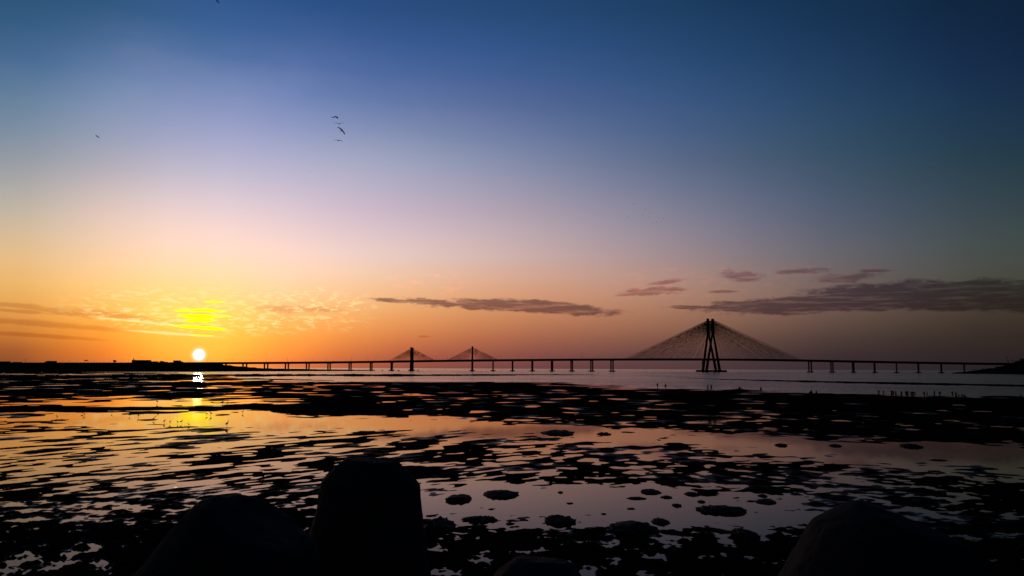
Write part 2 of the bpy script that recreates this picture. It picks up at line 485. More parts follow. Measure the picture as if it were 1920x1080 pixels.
def build_mud():
    rows = np.concatenate([np.arange(697.5, 740, 0.55), np.arange(740, 820, 0.75), np.arange(820, 1100, 1.0),
                           np.linspace(1101, 1300, 70), np.linspace(1310, 2100, 40)])
    cols = np.arange(-520, 2440, 2.3)
    nr, nc = len(rows), len(cols)
    # rows of equal distance, columns of equal bearing
    dist = np.array([ground(960, q).y for q in rows])
    tana = (cols - 960) / F
    Y = np.repeat(dist[:, None], nc, 1)
    X = Y * tana[None, :] * 1.0
    P, Q = project(X, Y, 0.0)
    # wobble the zone borders
    D = np.sqrt(X**2 + Y**2)
    wl = 0.16 * D
    lg = np.log(D)
    base = table(P + 26 * pnoise(P / 70 + 5, Q / 11) + 12 * pnoise(P / 23, Q / 5 + 9),
                 Q + np.clip((Q - 697) / 30, 0, 1) * (4.2 * pnoise(P / 120, Q / 16 + 3) + 1.6 * pnoise(P / 40 + 7, Q / 8)) * np.clip((Q - 690) / 120, .25, 1.4))
    for bar in BARS:
        bx = [b[0] for b in bar]
        cy = np.interp(P, bx, [b[1] for b in bar]); th = np.interp(P, bx, [b[2] for b in bar])
        th = th * (1 + 0.35 * pnoise(P / 45 + bx[0], Q * 0 + 3.3) + .2 * pnoise(P / 14, Q * 0 + bx[0]))
        v = 1.0 - np.abs(Q - cy) / np.maximum(th, 0.05)
        v = np.where((P < bx[0] - 5) | (P > bx[-1] + 5), -9, v)
        v = np.where((bx[0] <= 0) & (P < 0), 1 - np.abs(Q - cy) / np.maximum(th, .05), v)
        v = np.where((bx[-1] >= 2000) & (P > 2000), 1 - np.abs(Q - cy) / np.maximum(th, .05), v)
        base = np.where(v > 0, np.maximum(base, 2.2 + 0 * v), np.where(v > -.8, base, base))
    # fractal relief, ripple ridges running obliquely away to the right on the left half
    ca, sa = math.cos(R(52)), math.sin(R(52))
    aniso = np.clip((1300 - P) / 500, 0, 1) * np.clip((Q - 780) / 40, 0, 1) * np.clip((960 - Q) / 60, 0, 1)
    U = X * ca + Y * sa; V = -X * sa + Y * ca
    dstep = np.gradient(dist)
    dstep = np.abs(np.repeat(dstep[:, None], nc, 1))
    lamd = np.clip(0.050 * D, 0.5, 11) * (1 - .3 * np.clip((Q - 885) / 40, 0, 1) * np.clip((620 - P) / 80, 0, 1))

    def fractal(X2, Y2, seed, ll=1.0):
        wx = pnoise(X2 / 9 + 31 + seed, Y2 / 9); wy = pnoise(X2 / 9, Y2 / 9 + 57 + seed)
        tot = np.zeros_like(X); ws = np.zeros_like(X); lam = 40.0; k = 0
        while lam > 0.10:
            wgt = np.where(lam < lamd * ll, (lam / (lamd * ll)) ** 0.26, (lamd * ll / lam) ** 1.6)
            wgt = wgt * np.clip(lam / (1.6 * dstep) - .6, 0, 1)
            n = pnoise((X2 + wx * lam * .25) / lam + 13.7 * k + seed, (Y2 + wy * lam * .25) / lam + 5.1 * k)
            tot += n * wgt; ws += wgt ** 2
            lam /= 1.83; k += 1
        return tot / np.sqrt(np.maximum(ws, 1e-6)) / 0.42
    iso = fractal(X, Y, 0.0)
    ridg = fractal(U / 2.0, V * 1.15, 70.0, .85)
    nz = (iso * (1 - aniso) + ridg * aniso) / np.sqrt((1 - aniso) ** 2 + aniso ** 2)
    h = nz + base
    # crisp edges: fine raggedness near the water line
    fine = pnoise(X / 0.45, Y / 0.45) * np.clip((55 - D) / 30, 0, 1) + pnoise(X / 0.17 + 9, Y / 0.17) * np.clip((34 - D) / 12, 0, 1) * .6
    fine = fine + .7 * pnoise(X / .95 + 3, Y / .95) * np.clip((120 - D) / 40, 0, 1)
    h += 0.48 * fine * np.clip(base + 1.6, 0, 1)
    amp = 0.030 * np.clip((D / 60) ** 0.3, .8, 1.4)
    Z = amp * np.clip(h, -3, 3.4)
    # cobbly, weed covered ground close to the sea wall
    rocky = np.clip((Q - 975) / 40, 0, 1) * np.clip(h / 1.1, 0, 1) + np.clip((Q - 905) / 25, 0, 1) * np.clip((560 - P) / 60, 0, 1) * np.clip(h / 1.0, 0, 1) * .3
    lump = np.abs(pnoise(X / 1.1, Y / 1.1)) + .55 * np.abs(pnoise(X / .42 + 4, Y / .42)) + .25 * np.abs(pnoise(X / .16, Y / .16 + 8))
    Z += rocky * 0.12 * lump
    # the mesh sinks out of sight under the sea beyond the shore
    me = bpy.data.meshes.new("mud_flat")
    nv = nr * nc
    co = np.stack([X, Y, Z], -1).reshape(-1).astype(np.float32)
    idx = np.arange(nv).reshape(nr, nc)
    q = np.stack([idx[:-1, :-1], idx[:-1, 1:], idx[1:, 1:], idx[1:, :-1]], -1)
    q = q[:, :, ::-1]
    keep = (Z[:-1, :-1] > -0.03) | (Z[:-1, 1:] > -0.03) | (Z[1:, 1:] > -.03) | (Z[1:, :-1] > -.03)
    q = q[keep].reshape(-1)
    nf = len(q) // 4
    me.vertices.add(nv); me.vertices.foreach_set('co', co)
    me.loops.add(len(q)); me.loops.foreach_set('vertex_index', q.astype(np.int32))
    me.polygons.add(nf)
    me.polygons.foreach_set('loop_start', np.arange(0, len(q), 4, dtype=np.int32))
    me.polygons.foreach_set('loop_total', np.full(nf, 4, np.int32))
    me.update(); me.validate()
    me.polygons.foreach_set('use_smooth', np.ones(nf, bool))
    return me


def node_mat(name):
    m = bpy.data.materials.new(name); m.use_nodes = True
    return m, m.node_tree, m.node_tree.nodes['Principled BSDF']


def mud_material():
    m, t, b = node_mat('wet_mud')
    n = t.nodes.new; l = t.links.new
    g = n('ShaderNodeNewGeometry')
    sp = n('ShaderNodeSeparateXYZ'); l(g.outputs['Position'], sp.inputs[0])
    wet = n('ShaderNodeMapRange'); l(sp.outputs[2], wet.inputs[0])
    wet.inputs[1].default_value = 0.004; wet.inputs[2].default_value = 0.030
    wet.inputs[3].default_value = 1; wet.inputs[4].default_value = 0
    ns_ = n('ShaderNodeTexNoise'); ns_.inputs['Scale'].default_value = 0.09; ns_.inputs['Detail'].default_value = 6
    l(g.outputs['Position'], ns_.inputs['Vector'])
    nm = n('ShaderNodeMapRange'); l(ns_.outputs[0], nm.inputs[0])
    nm.inputs[1].default_value = 0.50; nm.inputs[2].default_value = 0.64
    mu = n('ShaderNodeMath'); mu.operation = 'MULTIPLY'
    l(wet.outputs[0], mu.inputs[0]); l(nm.outputs[0], mu.inputs[1])
    rr = n('ShaderNodeMapRange'); l(mu.outputs[0], rr.inputs[0])
    rr.inputs[3].default_value = 0.75; rr.inputs[4].default_value = 0.30
    l(rr.outputs[0], b.inputs['Roughness'])
    ss = n('ShaderNodeMapRange'); l(mu.outputs[0], ss.inputs[0])
    ss.inputs[3].default_value = 0.0; ss.inputs[4].default_value = 0.30
    l(ss.outputs[0], b.inputs['Specular IOR Level'])
    c = n('ShaderNodeTexNoise'); c.inputs['Scale'].default_value = 0.8; c.inputs['Detail'].default_value = 8
    l(g.outputs['Position'], c.inputs['Vector'])
    mx = n('ShaderNodeMix'); mx.data_type = 'RGBA'
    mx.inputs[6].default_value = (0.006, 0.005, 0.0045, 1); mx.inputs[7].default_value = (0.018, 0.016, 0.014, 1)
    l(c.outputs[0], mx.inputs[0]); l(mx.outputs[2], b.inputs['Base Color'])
    bn = n('ShaderNodeTexNoise'); bn.inputs['Scale'].default_value = 9; bn.inputs['Detail'].default_value = 5
    l(g.outputs['Position'], bn.inputs['Vector'])
    bp = n('ShaderNodeBump'); bp.inputs['Distance'].default_value = 0.03; bp.inputs['Strength'].default_value = 0.8
    l(bn.outputs[0], bp.inputs['Height']); l(bp.outputs[0], b.inputs['Normal'])
    return m


def water_material(name, waves):
    m, t, b = node_mat(name)
    n = t.nodes.new; l = t.links.new
    b.inputs['Base Color'].default_value = (0.012, 0.011, 0.010, 1)
    b.inputs['IOR'].default_value = 1.333
    g = n('ShaderNodeNewGeometry')
    if waves:
        b.inputs['Roughness'].default_value = 0.12
        # broad calm lanes and rougher lanes
        mp = n('ShaderNodeMapping'); l(g.outputs['Position'], mp.inputs[0])
        mp.inputs['Scale'].default_value = (0.004, 0.02, 1)
        ln = n('ShaderNodeTexNoise'); l(mp.outputs[0], ln.inputs['Vector']); ln.inputs['Scale'].default_value = 1; ln.inputs['Detail'].default_value = 4
        lr = n('ShaderNodeMapRange'); l(ln.outputs[0], lr.inputs[0])
        lr.inputs[1].default_value = .35; lr.inputs[2].default_value = .65
        lr.inputs[3].default_value = 0.25; lr.inputs[4].default_value = 1.0
        w1 = n('ShaderNodeTexNoise'); w1.inputs['Scale'].default_value = 0.22; w1.inputs['Detail'].default_value = 4
        mp2 = n('ShaderNodeMapping'); mp2.inputs['Scale'].default_value = (0.6, 1.0, 1)
        l(g.outputs['Position'], mp2.inputs[0]); l(mp2.outputs[0], w1.inputs['Vector'])
        bp = n('ShaderNodeBump'); bp.inputs['Distance'].default_value = 2.2
        l(lr.outputs[0], bp.inputs['Strength'])
        l(w1.outputs[0], bp.inputs['Height']); l(bp.outputs[0], b.inputs['Normal'])
    else:
        b.inputs['Roughness'].default_value = 0.03
        w1 = n('ShaderNodeTexNoise'); w1.inputs['Scale'].default_value = 2.2; w1.inputs['Detail'].default_value = 2
        l(g.outputs['Position'], w1.inputs['Vector'])
        bp = n('ShaderNodeBump'); bp.inputs['Distance'].default_value = 0.0012; bp.inputs['Strength'].default_value = 1
        l(w1.outputs[0], bp.inputs['Height']); l(bp.outputs[0], b.inputs['Normal'])
        # pool water over dark mud: warm reflected light painted into the mirror's colour, its strength rising steeply towards grazing view
        fr = n('ShaderNodeFresnel'); fr.inputs['IOR'].default_value = 1.333
        l(bp.outputs[0], fr.inputs['Normal'])
        pw = n('ShaderNodeMath'); pw.operation = 'POWER'; pw.inputs[1].default_value = 1.6
        l(fr.outputs[0], pw.inputs[0])
        ml = n('ShaderNodeMath'); ml.operation = 'MULTIPLY'; ml.inputs[1].default_value = 1.27; ml.use_clamp = True
        l(pw.outputs[0], ml.inputs[0])
        gl = n('ShaderNodeBsdfGlossy'); gl.inputs['Color'].default_value = (1.0, 0.85, 0.77, 1)
        gl.inputs['Roughness'].default_value = 0.03; l(bp.outputs[0], gl.inputs['Normal'])
        df = n('ShaderNodeBsdfDiffuse'); df.inputs['Color'].default_value = (0.012, 0.010, 0.009, 1)
        ms = n('ShaderNodeMixShader'); l(ml.outputs[0], ms.inputs[0]); l(df.outputs[0], ms.inputs[1]); l(gl.outputs[0], ms.inputs[2])
        l(ms.outputs[0], t.nodes['Material Output'].inputs['Surface'])
        t.nodes.remove(b)
    return m


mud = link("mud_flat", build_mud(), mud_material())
tag(mud, kind='structure')

# shore line between open sea and the tide pools
SHORE = [(-520, 736), (0, 734), (200, 730), (310, 724), (335, 704), (420, 703.5), (470, 716), (700, 717), (880, 717), (960, 717.5), (1060, 719), (1200, 727.5), (1440, 735), (1700, 742), (1920, 747), (2440, 755)]
sh = [ground(a, b) for a, b in SHORE]


def sheet(name, near, far, z, m):
    bm = bmesh.new()
    a = [bm.verts.new((p.x, p.y, z)) for p in near]
    b = [bm.verts.new((p.x, p.y, z)) for p in far]
    for i in range(len(a) - 1):
        bm.faces.new((a[i], a[i+1], b[i+1], b[i]))
    o = from_bm(name, bm, m)
    tag(o, kind='structure')
    return o


farp = [Vector((p.x / p.y * 45000, 45000, 0)) for p in sh]
farp[0].x = -60000; farp[-1].x = 60000
sh2 = list(sh); 
sheet('sea_water', sh2, farp, 0.0, water_material('sea_water', True))
nearp = [Vector((-14 + 28 * i / (len(sh) - 1), 2.0, 0)) for i in range(len(sh))]
nearp[0].x = -60; nearp[-1].x = 60
sheet('tide_pool_water', nearp, sh, 0.0, water_material('pool_water', False))

# sea bed under everything, so that the coast carries on beyond the frame on both sides
bm = bmesh.new()
vs = [bm.verts.new(p) for p in ((-60000, -300, -.6), (60000, -300, -.6), (60000, 45000, -.6), (-60000, 45000, -.6))]
bm.faces.new(vs)
tag(from_bm('sea_bed', bm, mat('sea_bed', (0.03, 0.026, 0.022), .9, .1)), kind='structure')
# ================================================================== bridge
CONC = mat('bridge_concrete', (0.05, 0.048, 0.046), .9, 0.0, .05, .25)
STEEL = mat('cable_steel', (0.04, 0.04, 0.04), .8, .1, .2, .2)
D0 = 1930.0
HD = R(2.7)


def first_point(px):
    """where the bearing of px crosses the straight part of the bridge"""
    r = ray(px, hor(px)); tx = r.x / r.y
    # line through (tan(-4.9deg)*D0, D0) with heading HD
    x0, y0 = math.tan(R(-2.7)) * D0, D0
    # x = tx*y ; (x-x0) = s cos ; (y-y0) = s sin
    s = (tx * y0 - x0) / (math.cos(HD) - tx * math.sin(HD))
    return s


S_L = first_point(352)
S_T = first_point(1500)
STEP = 10.0
path = []                      # (s, x, y, heading)
x0, y0 = math.tan(R(-2.7)) * D0, D0
s = -1500.0
x, y = x0 + s * math.cos(HD), y0 + s * math.sin(HD)
hd = HD
while s < S_T + 1500:
    path.append((s, x, y, hd))
    if s > S_T - 130: hd = max(hd - R(33) * STEP / 400, R(-30))
    x += STEP * math.cos(hd); y += STEP * math.sin(hd); s += STEP


def P_at(s):
    i = (s - path[0][0]) / STEP
    k = max(0, min(int(i), len(path) - 2)); t = i - k
    a, b = path[k], path[k + 1]
    return (a[1] + (b[1] - a[1]) * t, a[2] + (b[2] - a[2]) * t, a[3] + (b[3] - a[3]) * t)


def px_of(p):
    P, Q = project(np.array(p[0]), np.array(p[1]), np.array(p[2]))
    return float(P), float(Q)


def s_of_px(px):
    lo, hi = path[0][0], path[-1][0]
    for _ in range(50):
        m = (lo + hi) / 2; q = P_at(m)
        if q[1] < 50 or px_of((q[0], q[1], 10))[0] > px: hi = m
        else: lo = m
    return lo


# deck top as the photograph shows it
DKX = [0, 400, 560, 700, 800, 900, 1000, 1148, 1330, 1440, 1520, 1600, 1700, 1800, 1905]
DKY = [679.3, 679.2, 678.4, 676.8, 675.2, 674.0, 673.2, 672.2, 672.2, 673.0, 674.4, 676.0, 677.8, 679.6, 681.0]
S_A, S_B = s_of_px(372), s_of_px(1925)
zk = []
for s_ in np.arange(S_A - 500, S_B + 60, 40):
    q = P_at(s_); px = px_of((q[0], q[1], 20))[0]
    zk.append((s_, at(px, float(np.interp(px, DKX, DKY)), q[1]).z))
zk = np.array(zk)
zs = np.convolve(np.pad(zk[:, 1], 2, mode='edge'), np.ones(5) / 5, 'valid')


def deck_z(s): return float(np.interp(s, zk[:, 0], zs))


SEP = 15.0          # half distance of the two carriageways


def off_pt(s, off, z=0):
    x, y, h = P_at(s)
    return Vector((x - math.sin(h) * off, y + math.cos(h) * off, z))


bridge = empty('road_bridge', off_pt((S_A + S_B) / 2, 0, 0))
tag(bridge, 'long dark cable-stayed road bridge crossing the bay on twin piers', 'bridge')
BINV = Matrix.Translation(-Vector(bridge.location))


def bpart(name, bm, m, parent=bridge):
    """vertices are in world space; parts live under the bridge's empty"""
    me = bpy.data.meshes.new(name)
    bmesh.ops.recalc_face_normals(bm, faces=bm.faces)
    off = Vector((0, 0, 0))
    o = parent
    while o is not None: off += Vector(o.location); o = o.parent
    bmesh.ops.translate(bm, verts=bm.verts, vec=-off)
    bm.to_mesh(me); bm.free()
    return link(name, me, m, parent)


# decks: box girder section swept along the path, parapets on both edges
SEC = [(-8.6, 0), (-8.6, 1.05), (-8.3, 1.05), (-8.3, .12), (8.3, .12), (8.3, 1.05), (8.6, 1.05), (8.6, 0), (8.2, -.6), (4.2, -1.1), (3.2, -3.9), (-3.2, -3.9), (-4.2, -1.1), (-8.2, -.6)]
for sgn in (-1, 1):
    bm = bmesh.new(); prev = None
    for s_ in np.arange(S_A - 60, S_B + 41, 20):
        z = deck_z(s_) - 1.0
        ring = [bm.verts.new(off_pt(s_, sgn * SEP + a, z + b)) for a, b in SEC]
        if prev:
            for k in range(len(SEC)):
                bm.faces.new((prev[k], prev[(k+1) % len(SEC)], ring[(k+1) % len(SEC)], ring[k]))
        else: bm.faces.new(ring)
        prev = ring
    bm.faces.new(prev)
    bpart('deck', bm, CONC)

# pier positions read from the photograph
PIERS = [420, 459, 499, 538, 577, 617, 656.5, 696, 734.5, 924.5, 961, 998, 1035, 1072, 1109.5, 1147.5, 1519, 1560, 1600, 1640, 1681, 1722, 1765, 1808]
SMAIN, SW1, SW2 = s_of_px(1333.5), s_of_px(772), s_of_px(885.5)


def pier(s_, wid=4.2, pile=True):
    h = P_at(s_)[2]
    for sgn in (-1, 1):
        bm = bmesh.new()
        zt = deck_z(s_) - 4.2
        c = off_pt(s_, sgn * SEP, -0.3)
        # column flares into a crosshead
        zs_ = [(0, 1.0), (zt * .82, .92), (zt * .92, 1.15), (zt, 1.7)]
        prev = None
        for z, k in zs_:
            kk = 1.0 if k < 1.1 else 1.0 + (k - 1) * .35
            ring = []
            for a, b in ((-1, -.7), (-.7, -1), (.7, -1), (1, -.7), (1, .7), (.7, 1), (-.7, 1), (-1, .7)):
                v = Vector((a * wid / 2 * .82 * kk, b * 2.9 * k, 0)); v.rotate(Matrix.Rotation(h, 3, 'Z'))
                ring.append(bm.verts.new(c + v + Vector((0, 0, z))))
            if prev:
                for k2 in range(8): bm.faces.new((prev[k2], prev[(k2+1) % 8], ring[(k2+1) % 8], ring[k2]))
            else: bm.faces.new(ring[::-1])
            prev = ring
        bm.faces.new(prev)
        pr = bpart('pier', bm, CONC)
        if pile:
            bm = bmesh.new()
            prev = None
            for z, k in ((-.5, 1), (1.7, 1), (2.2, .93)):
                ring = []
                for j in range(16):
                    a = 2 * math.pi * j / 16
                    v = Vector((math.cos(a) * 5.6 * k, math.sin(a) * 6.4 * k, 0)); v.rotate(Matrix.Rotation(h, 3, 'Z'))
                    ring.append(bm.verts.new(Vector((c.x, c.y, 0)) + v + Vector((0, 0, z))))
                if prev:
                    for k2 in range(16): bm.faces.new((prev[k2], prev[(k2+1) % 16], ring[(k2+1) % 16], ring[k2]))
                else: bm.faces.new(ring[::-1])
                prev = ring
            bm.faces.new(prev)
            bpart('pile_cap', bm, CONC, pr)


for p in PIERS:
    pier(s_of_px(p), 3.3 if p < 1700 else 3.6, p > 600)

# main pylon: two towers, one per carriageway, each of four leaning legs that merge into an upright head
hM = P_at(SMAIN)[2]
ax = Vector((math.cos(hM), math.sin(hM), 0)); nx = Vector((-math.sin(hM), math.cos(hM), 0))
cM = off_pt(SMAIN, 0, 0)
ppm = P_at(SMAIN)[1] / F            # metres per photo pixel there
zM = lambda py: at(1333.5, py, cM.y).z
ZT, ZJ = zM(597), zM(625.5)
CABLE_TOPS = []
for sgn in (-1, 1):
    base = cM + nx * (sgn * SEP)
    topshift = ax * (4.2 * ppm * (1 if sgn > 0 else -1))   # heads stand apart in the view
    head = base + ax * (1.2 * (-sgn)) 
    hx = cM + nx * (sgn * SEP * .62) + ax * (4.1 * ppm * (-sgn) * -1)
    hx = cM + nx * (sgn * SEP * .62) + ax * (sgn * -4.3 * ppm * .55)
    bm = bmesh.new()
    add_beam(bm, hx + Vector((0, 0, ZJ - 3)), hx + Vector((0, 0, ZT - (1.5 if sgn < 0 else 0))), 5.8, 5.2, 7, 6, ax)
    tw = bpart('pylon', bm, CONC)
    for a in (-1, 1):
        for b in (-1, 1):
            bm = bmesh.new()
            foot = base + ax * (a * 12.6 * ppm) + nx * (b * 3.2) + Vector((0, 0, 1.5))
            toph = hx + ax * (a * 1.0) + nx * (b * 1.6) + Vector((0, 0, ZJ + 1))
            add_beam(bm, foot, toph, 4.1, 3.0, 3.8, 3.0, ax)
            bpart('leg', bm, CONC, tw)
    for a in (-1, 1):
        bm = bmesh.new()      # cross-beam under the deck
        c = base + ax * (a * 10.4 * ppm)
        add_beam(bm, c - nx * 4 + Vector((0, 0, deck_z(SMAIN) - 6.2)), c + nx * 4 + Vector((0, 0, deck_z(SMAIN) - 6.2)), 3, 3, 2.4, 2.4, ax)
        bpart('crossbeam', bm, CONC, tw)
    CABLE_TOPS.append((sgn, hx))
bm = bmesh.new()
add_box(bm, (cM.x, cM.y, -.5), (49 * ppm, 44, 5.2), hM, .98)
bpart('pylon_base', bm, CONC)
bm = bmesh.new()
q = at(1317, 690, cM.y - 20)
add_box(bm, (q.x, q.y, 2), (1.4, 1.4, deck_z(SMAIN) - 6))
bpart('inspection_ladder', bm, STEEL)

NC = 40
ZHI, ZLO = zM(600.5), zM(618)
ncab = 0
rest = bmesh.new()


def cable(bm, a, b, r):
    add_tube(bm, (a, b), (r, r), 4)


cab = []
CJ = random.Random(5)
for sgn, hx in CABLE_TOPS:
    for pl in (-1, 1):
        for dr in (-1, 1):
            for k in range(NC):
                t = (k + .5 + (CJ.random() - .5) * .9) / NC
                top = hx + ax * (dr * 2.2) + nx * (pl * 1.5) + Vector((0, 0, ZLO + (ZHI - ZLO) * t))
                sfar = SMAIN + dr * (16 + t * (abs(s_of_px(1173 if dr < 0 else 1501) - SMAIN) - 16))
                bot = off_pt(sfar, sgn * SEP + pl * 8.0, deck_z(sfar) + .1)
                cab.append((sgn, pl, dr, k, top, bot))
cab.sort(key=lambda c: (-(c[4] - c[5]).length))
for i, c in enumerate(cab):
    if i < 100:
        bm = bmesh.new(); cable(bm, c[4], c[5], .145); bpart('stay_cable', bm, STEEL)
    else: cable(rest, c[4], c[5], .145)

# the two slim single pylons of the far cable-stayed span
for s_, ptop, half in ((SW1, 651, 42), (SW2, 649, 46)):
    h = P_at(s_)[2]; a_ = Vector((math.cos(h), math.sin(h), 0)); n_ = Vector((-math.sin(h), math.cos(h), 0))
    c = off_pt(s_, 0, 0); zt = at(px_of(c)[0], ptop, c.y).z
    wd = 6.6 if s_ == SW1 else 4.8
    for sgn in (-1, 1):
        b_ = c + n_ * (sgn * SEP * .25)
        off = a_ * (sgn * (1.6 if s_ == SW1 else .5))
        bm = bmesh.new()
        add_beam(bm, b_ + off + Vector((0, 0, .5)), b_ + off + Vector((0, 0, zt - (1.2 if sgn > 0 else 0))), wd * .8, wd * .62, 5, 4, a_)
        pw = bpart('pylon', bm, CONC)
        if sgn > 0: tag(pw, 'slim upright pylon of the far cable-stayed span')
        for pl in (-1, 1):
            for dr in (-1, 1):
                for k in range(26):
                    t = (k + .6) / 26
                    tz = deck_z(s_) + (zt - deck_z(s_)) * (.52 + .37 * t)
                    sf = s_ + dr * (7 + t * (half * ppm - 7))
                    cable(rest, b_ + off + Vector((0, 0, tz)) + a_ * dr * 2, off_pt(sf, sgn * SEP + pl * 7.5, deck_z(sf) + .1), .06)
    bm = bmesh.new(); add_box(bm, (c.x, c.y, -.5), (14 if s_ == SW1 else 12, 26, 3.2), h, .95)
    bpart('pylon_base', bm, CONC)
o = bpart('stay_cable', rest, STEEL)
tag(o, kind='stuff')

# ------------------------------------------------------------------ lamp posts on the bridge
LAMP = mat('lamp_steel', (0.10, 0.10, 0.10), .6, .3)


def lamp_proto():
    root = empty('street_lamp')
    bm = bmesh.new()
    add_tube(bm, [(0, 0, -.9), (0, 0, 5), (0, 0, 10.5)], (.22, .18, .14), 6)
    link_o = from_bm('pole', bm, LAMP, root)
    bm = bmesh.new()
    add_tube(bm, [(0, 0, 10.4), (0, .9, 11), (0, 2.0, 11.2)], (.09, .08, .07), 5)
    from_bm('arm', bm, LAMP, root)
    bm = bmesh.new()
    add_box(bm, (0, 2.3, 11.1), (.34, .9, .18), 0, .7)
    from_bm('lamp_head', bm, LAMP, root)
    return root


def copy_tree(o, parent=None):
    c = o.copy(); COL.objects.link(c)
    if parent: c.parent = parent
    for ch in list(o.children): copy_tree(ch, c)
    return c


lproto = lamp_proto(); first = True
LG = 'street lamps along the bridge deck'
lamp_px = [360, 382, 401, 421, 441, 456, 475, 494, 511, 534.5, 552, 569, 590, 608, 628, 645, 662, 687, 705, 720, 751, 796, 818, 838, 860, 899, 919, 940, 971, 1000, 1012, 1030, 1050, 1073, 1088, 1097, 1119, 1131, 1150, 1170, 1240, 1300, 1380, 1460, 1540, 1572, 1601, 1634, 1684, 1775, 1805]


def nth(k):
    return ['first', 'second', 'third', 'fourth', 'fifth', 'sixth', 'seventh', 'eighth', 'ninth', 'tenth', 'eleventh', 'twelfth'][k]


def lamp_label(px):
    bands = [(300, 600, 'above the mud spit'), (600, 766, 'between spit and first slim pylon'), (766, 886, 'between the two slim pylons'),
             (886, 1175, 'between second slim pylon and cable fan'), (1175, 1333, 'under the big fan, left half'),
             (1333, 1505, 'under the big fan, right half'), (1505, 1900, 'over the piers near the headland')]
    for a, b, t in bands:
        if a <= px < b:
            same = [q for q in lamp_px if a <= q < b]
            k = same.index(px)
            if k < 12: return 'thin deck lamp, %s from the left %s' % (nth(k), t)
            return 'thin deck lamp, %s from the right %s' % (nth(len(same) - 1 - k), t)


for i, px in enumerate(lamp_px):
    s_ = s_of_px(px); sgn = -1 if i % 2 == 0 else 1
    q = off_pt(s_, sgn * SEP + sgn * 8.9, deck_z(s_) - .9 + (.6 if False else 0))
    o = lproto if first else copy_tree(lproto)
    first = False
    o.location = q; o.rotation_euler = (0, 0, P_at(s_)[2] + (0 if sgn < 0 else math.pi))
    k = .72 + .28 * random.random()
    if px in (494, 534.5, 662, 687, 1088, 1150): k = 1.15
    o.scale = (k, k, k)
    tag(o, lamp_label(px), 'street lamp', LG)

# ------------------------------------------------------------------ left headland (land) and its buildings
VEG = mat('scrub_ground', (0.016, 0.017, 0.012), .95, 0.0, .02, .5)
LX = [-700, -300, 0, 100, 200, 300, 372, 400, 418, 440, 462, 500, 560, 620, 664, 690]
LTOP = [679, 679.3, 679.6, 679.6, 679.6, 679.6, 680.0, 684, 686.5, 687.8, 690, 691.3, 692.0, 693.2, 694.2, 695]


def land_mesh():
    bm = bmesh.new(); prev = None
    xs = np.arange(-700, 692, 3.0)
    for x_ in xs:
        tb = float(np.interp(x_, LX, LTOP))
        base_y = float(np.interp(x_, [-700, 0, 200, 372, 500, 690], [699, 698.3, 697.8, 697.3, 696.4, 695.4]))
        g0 = ground(x_, base_y, 0)
        yb = 1900 if x_ < 372 else float(np.interp(x_, [372, 460, 690], [1880, 1900, 1925]))
        top = at(x_, tb, yb)
        bmp = (pnoise(np.array(x_ / 9.0), np.array(4.4)) * .6 + pnoise(np.array(x_ / 3.1), np.array(1.4)) * .5) * (1.0 if x_ > 385 else .12)
        top.z += float(bmp) * 1.5
        ring = []
        for t in (0, .02, .15, .4, .7, .9, 1.0):
            p = g0.lerp(top, t)
            zz = -0.5 if t == 0 else (max(top.z, 1.2) * (t ** 1.15) * .93 if t < 1 else max(top.z, 1.2))
            p.z = zz
            ring.append(bm.verts.new(p))
        b2 = top + Vector((0, 90, 0)); b2.z = max(top.z, 1.2)
        ring.append(bm.verts.new(b2))
        b3 = top + Vector((0, 160, 0)); b3.z = -1
        ring.append(bm.verts.new(b3))
        if prev:
            for k in range(len(ring) - 1):
                bm.faces.new((prev[k], ring[k], ring[k+1], prev[k+1]))
        prev = ring
    return bm


tag(from_bm('land', land_mesh(), VEG, smooth=True), kind='structure')

WALL = mat('building_wall', (0.10, 0.09, 0.08), .9, .2, .1)
ROOF = mat('roof_tiles', (0.07, 0.05, 0.045), .9, .2, .3)
GLS = mat('window_glass', (0.02, 0.02, 0.025), .15, .5, 1, .1)
DOORM = mat('door_paint', (0.05, 0.04, 0.03), .7, .3)


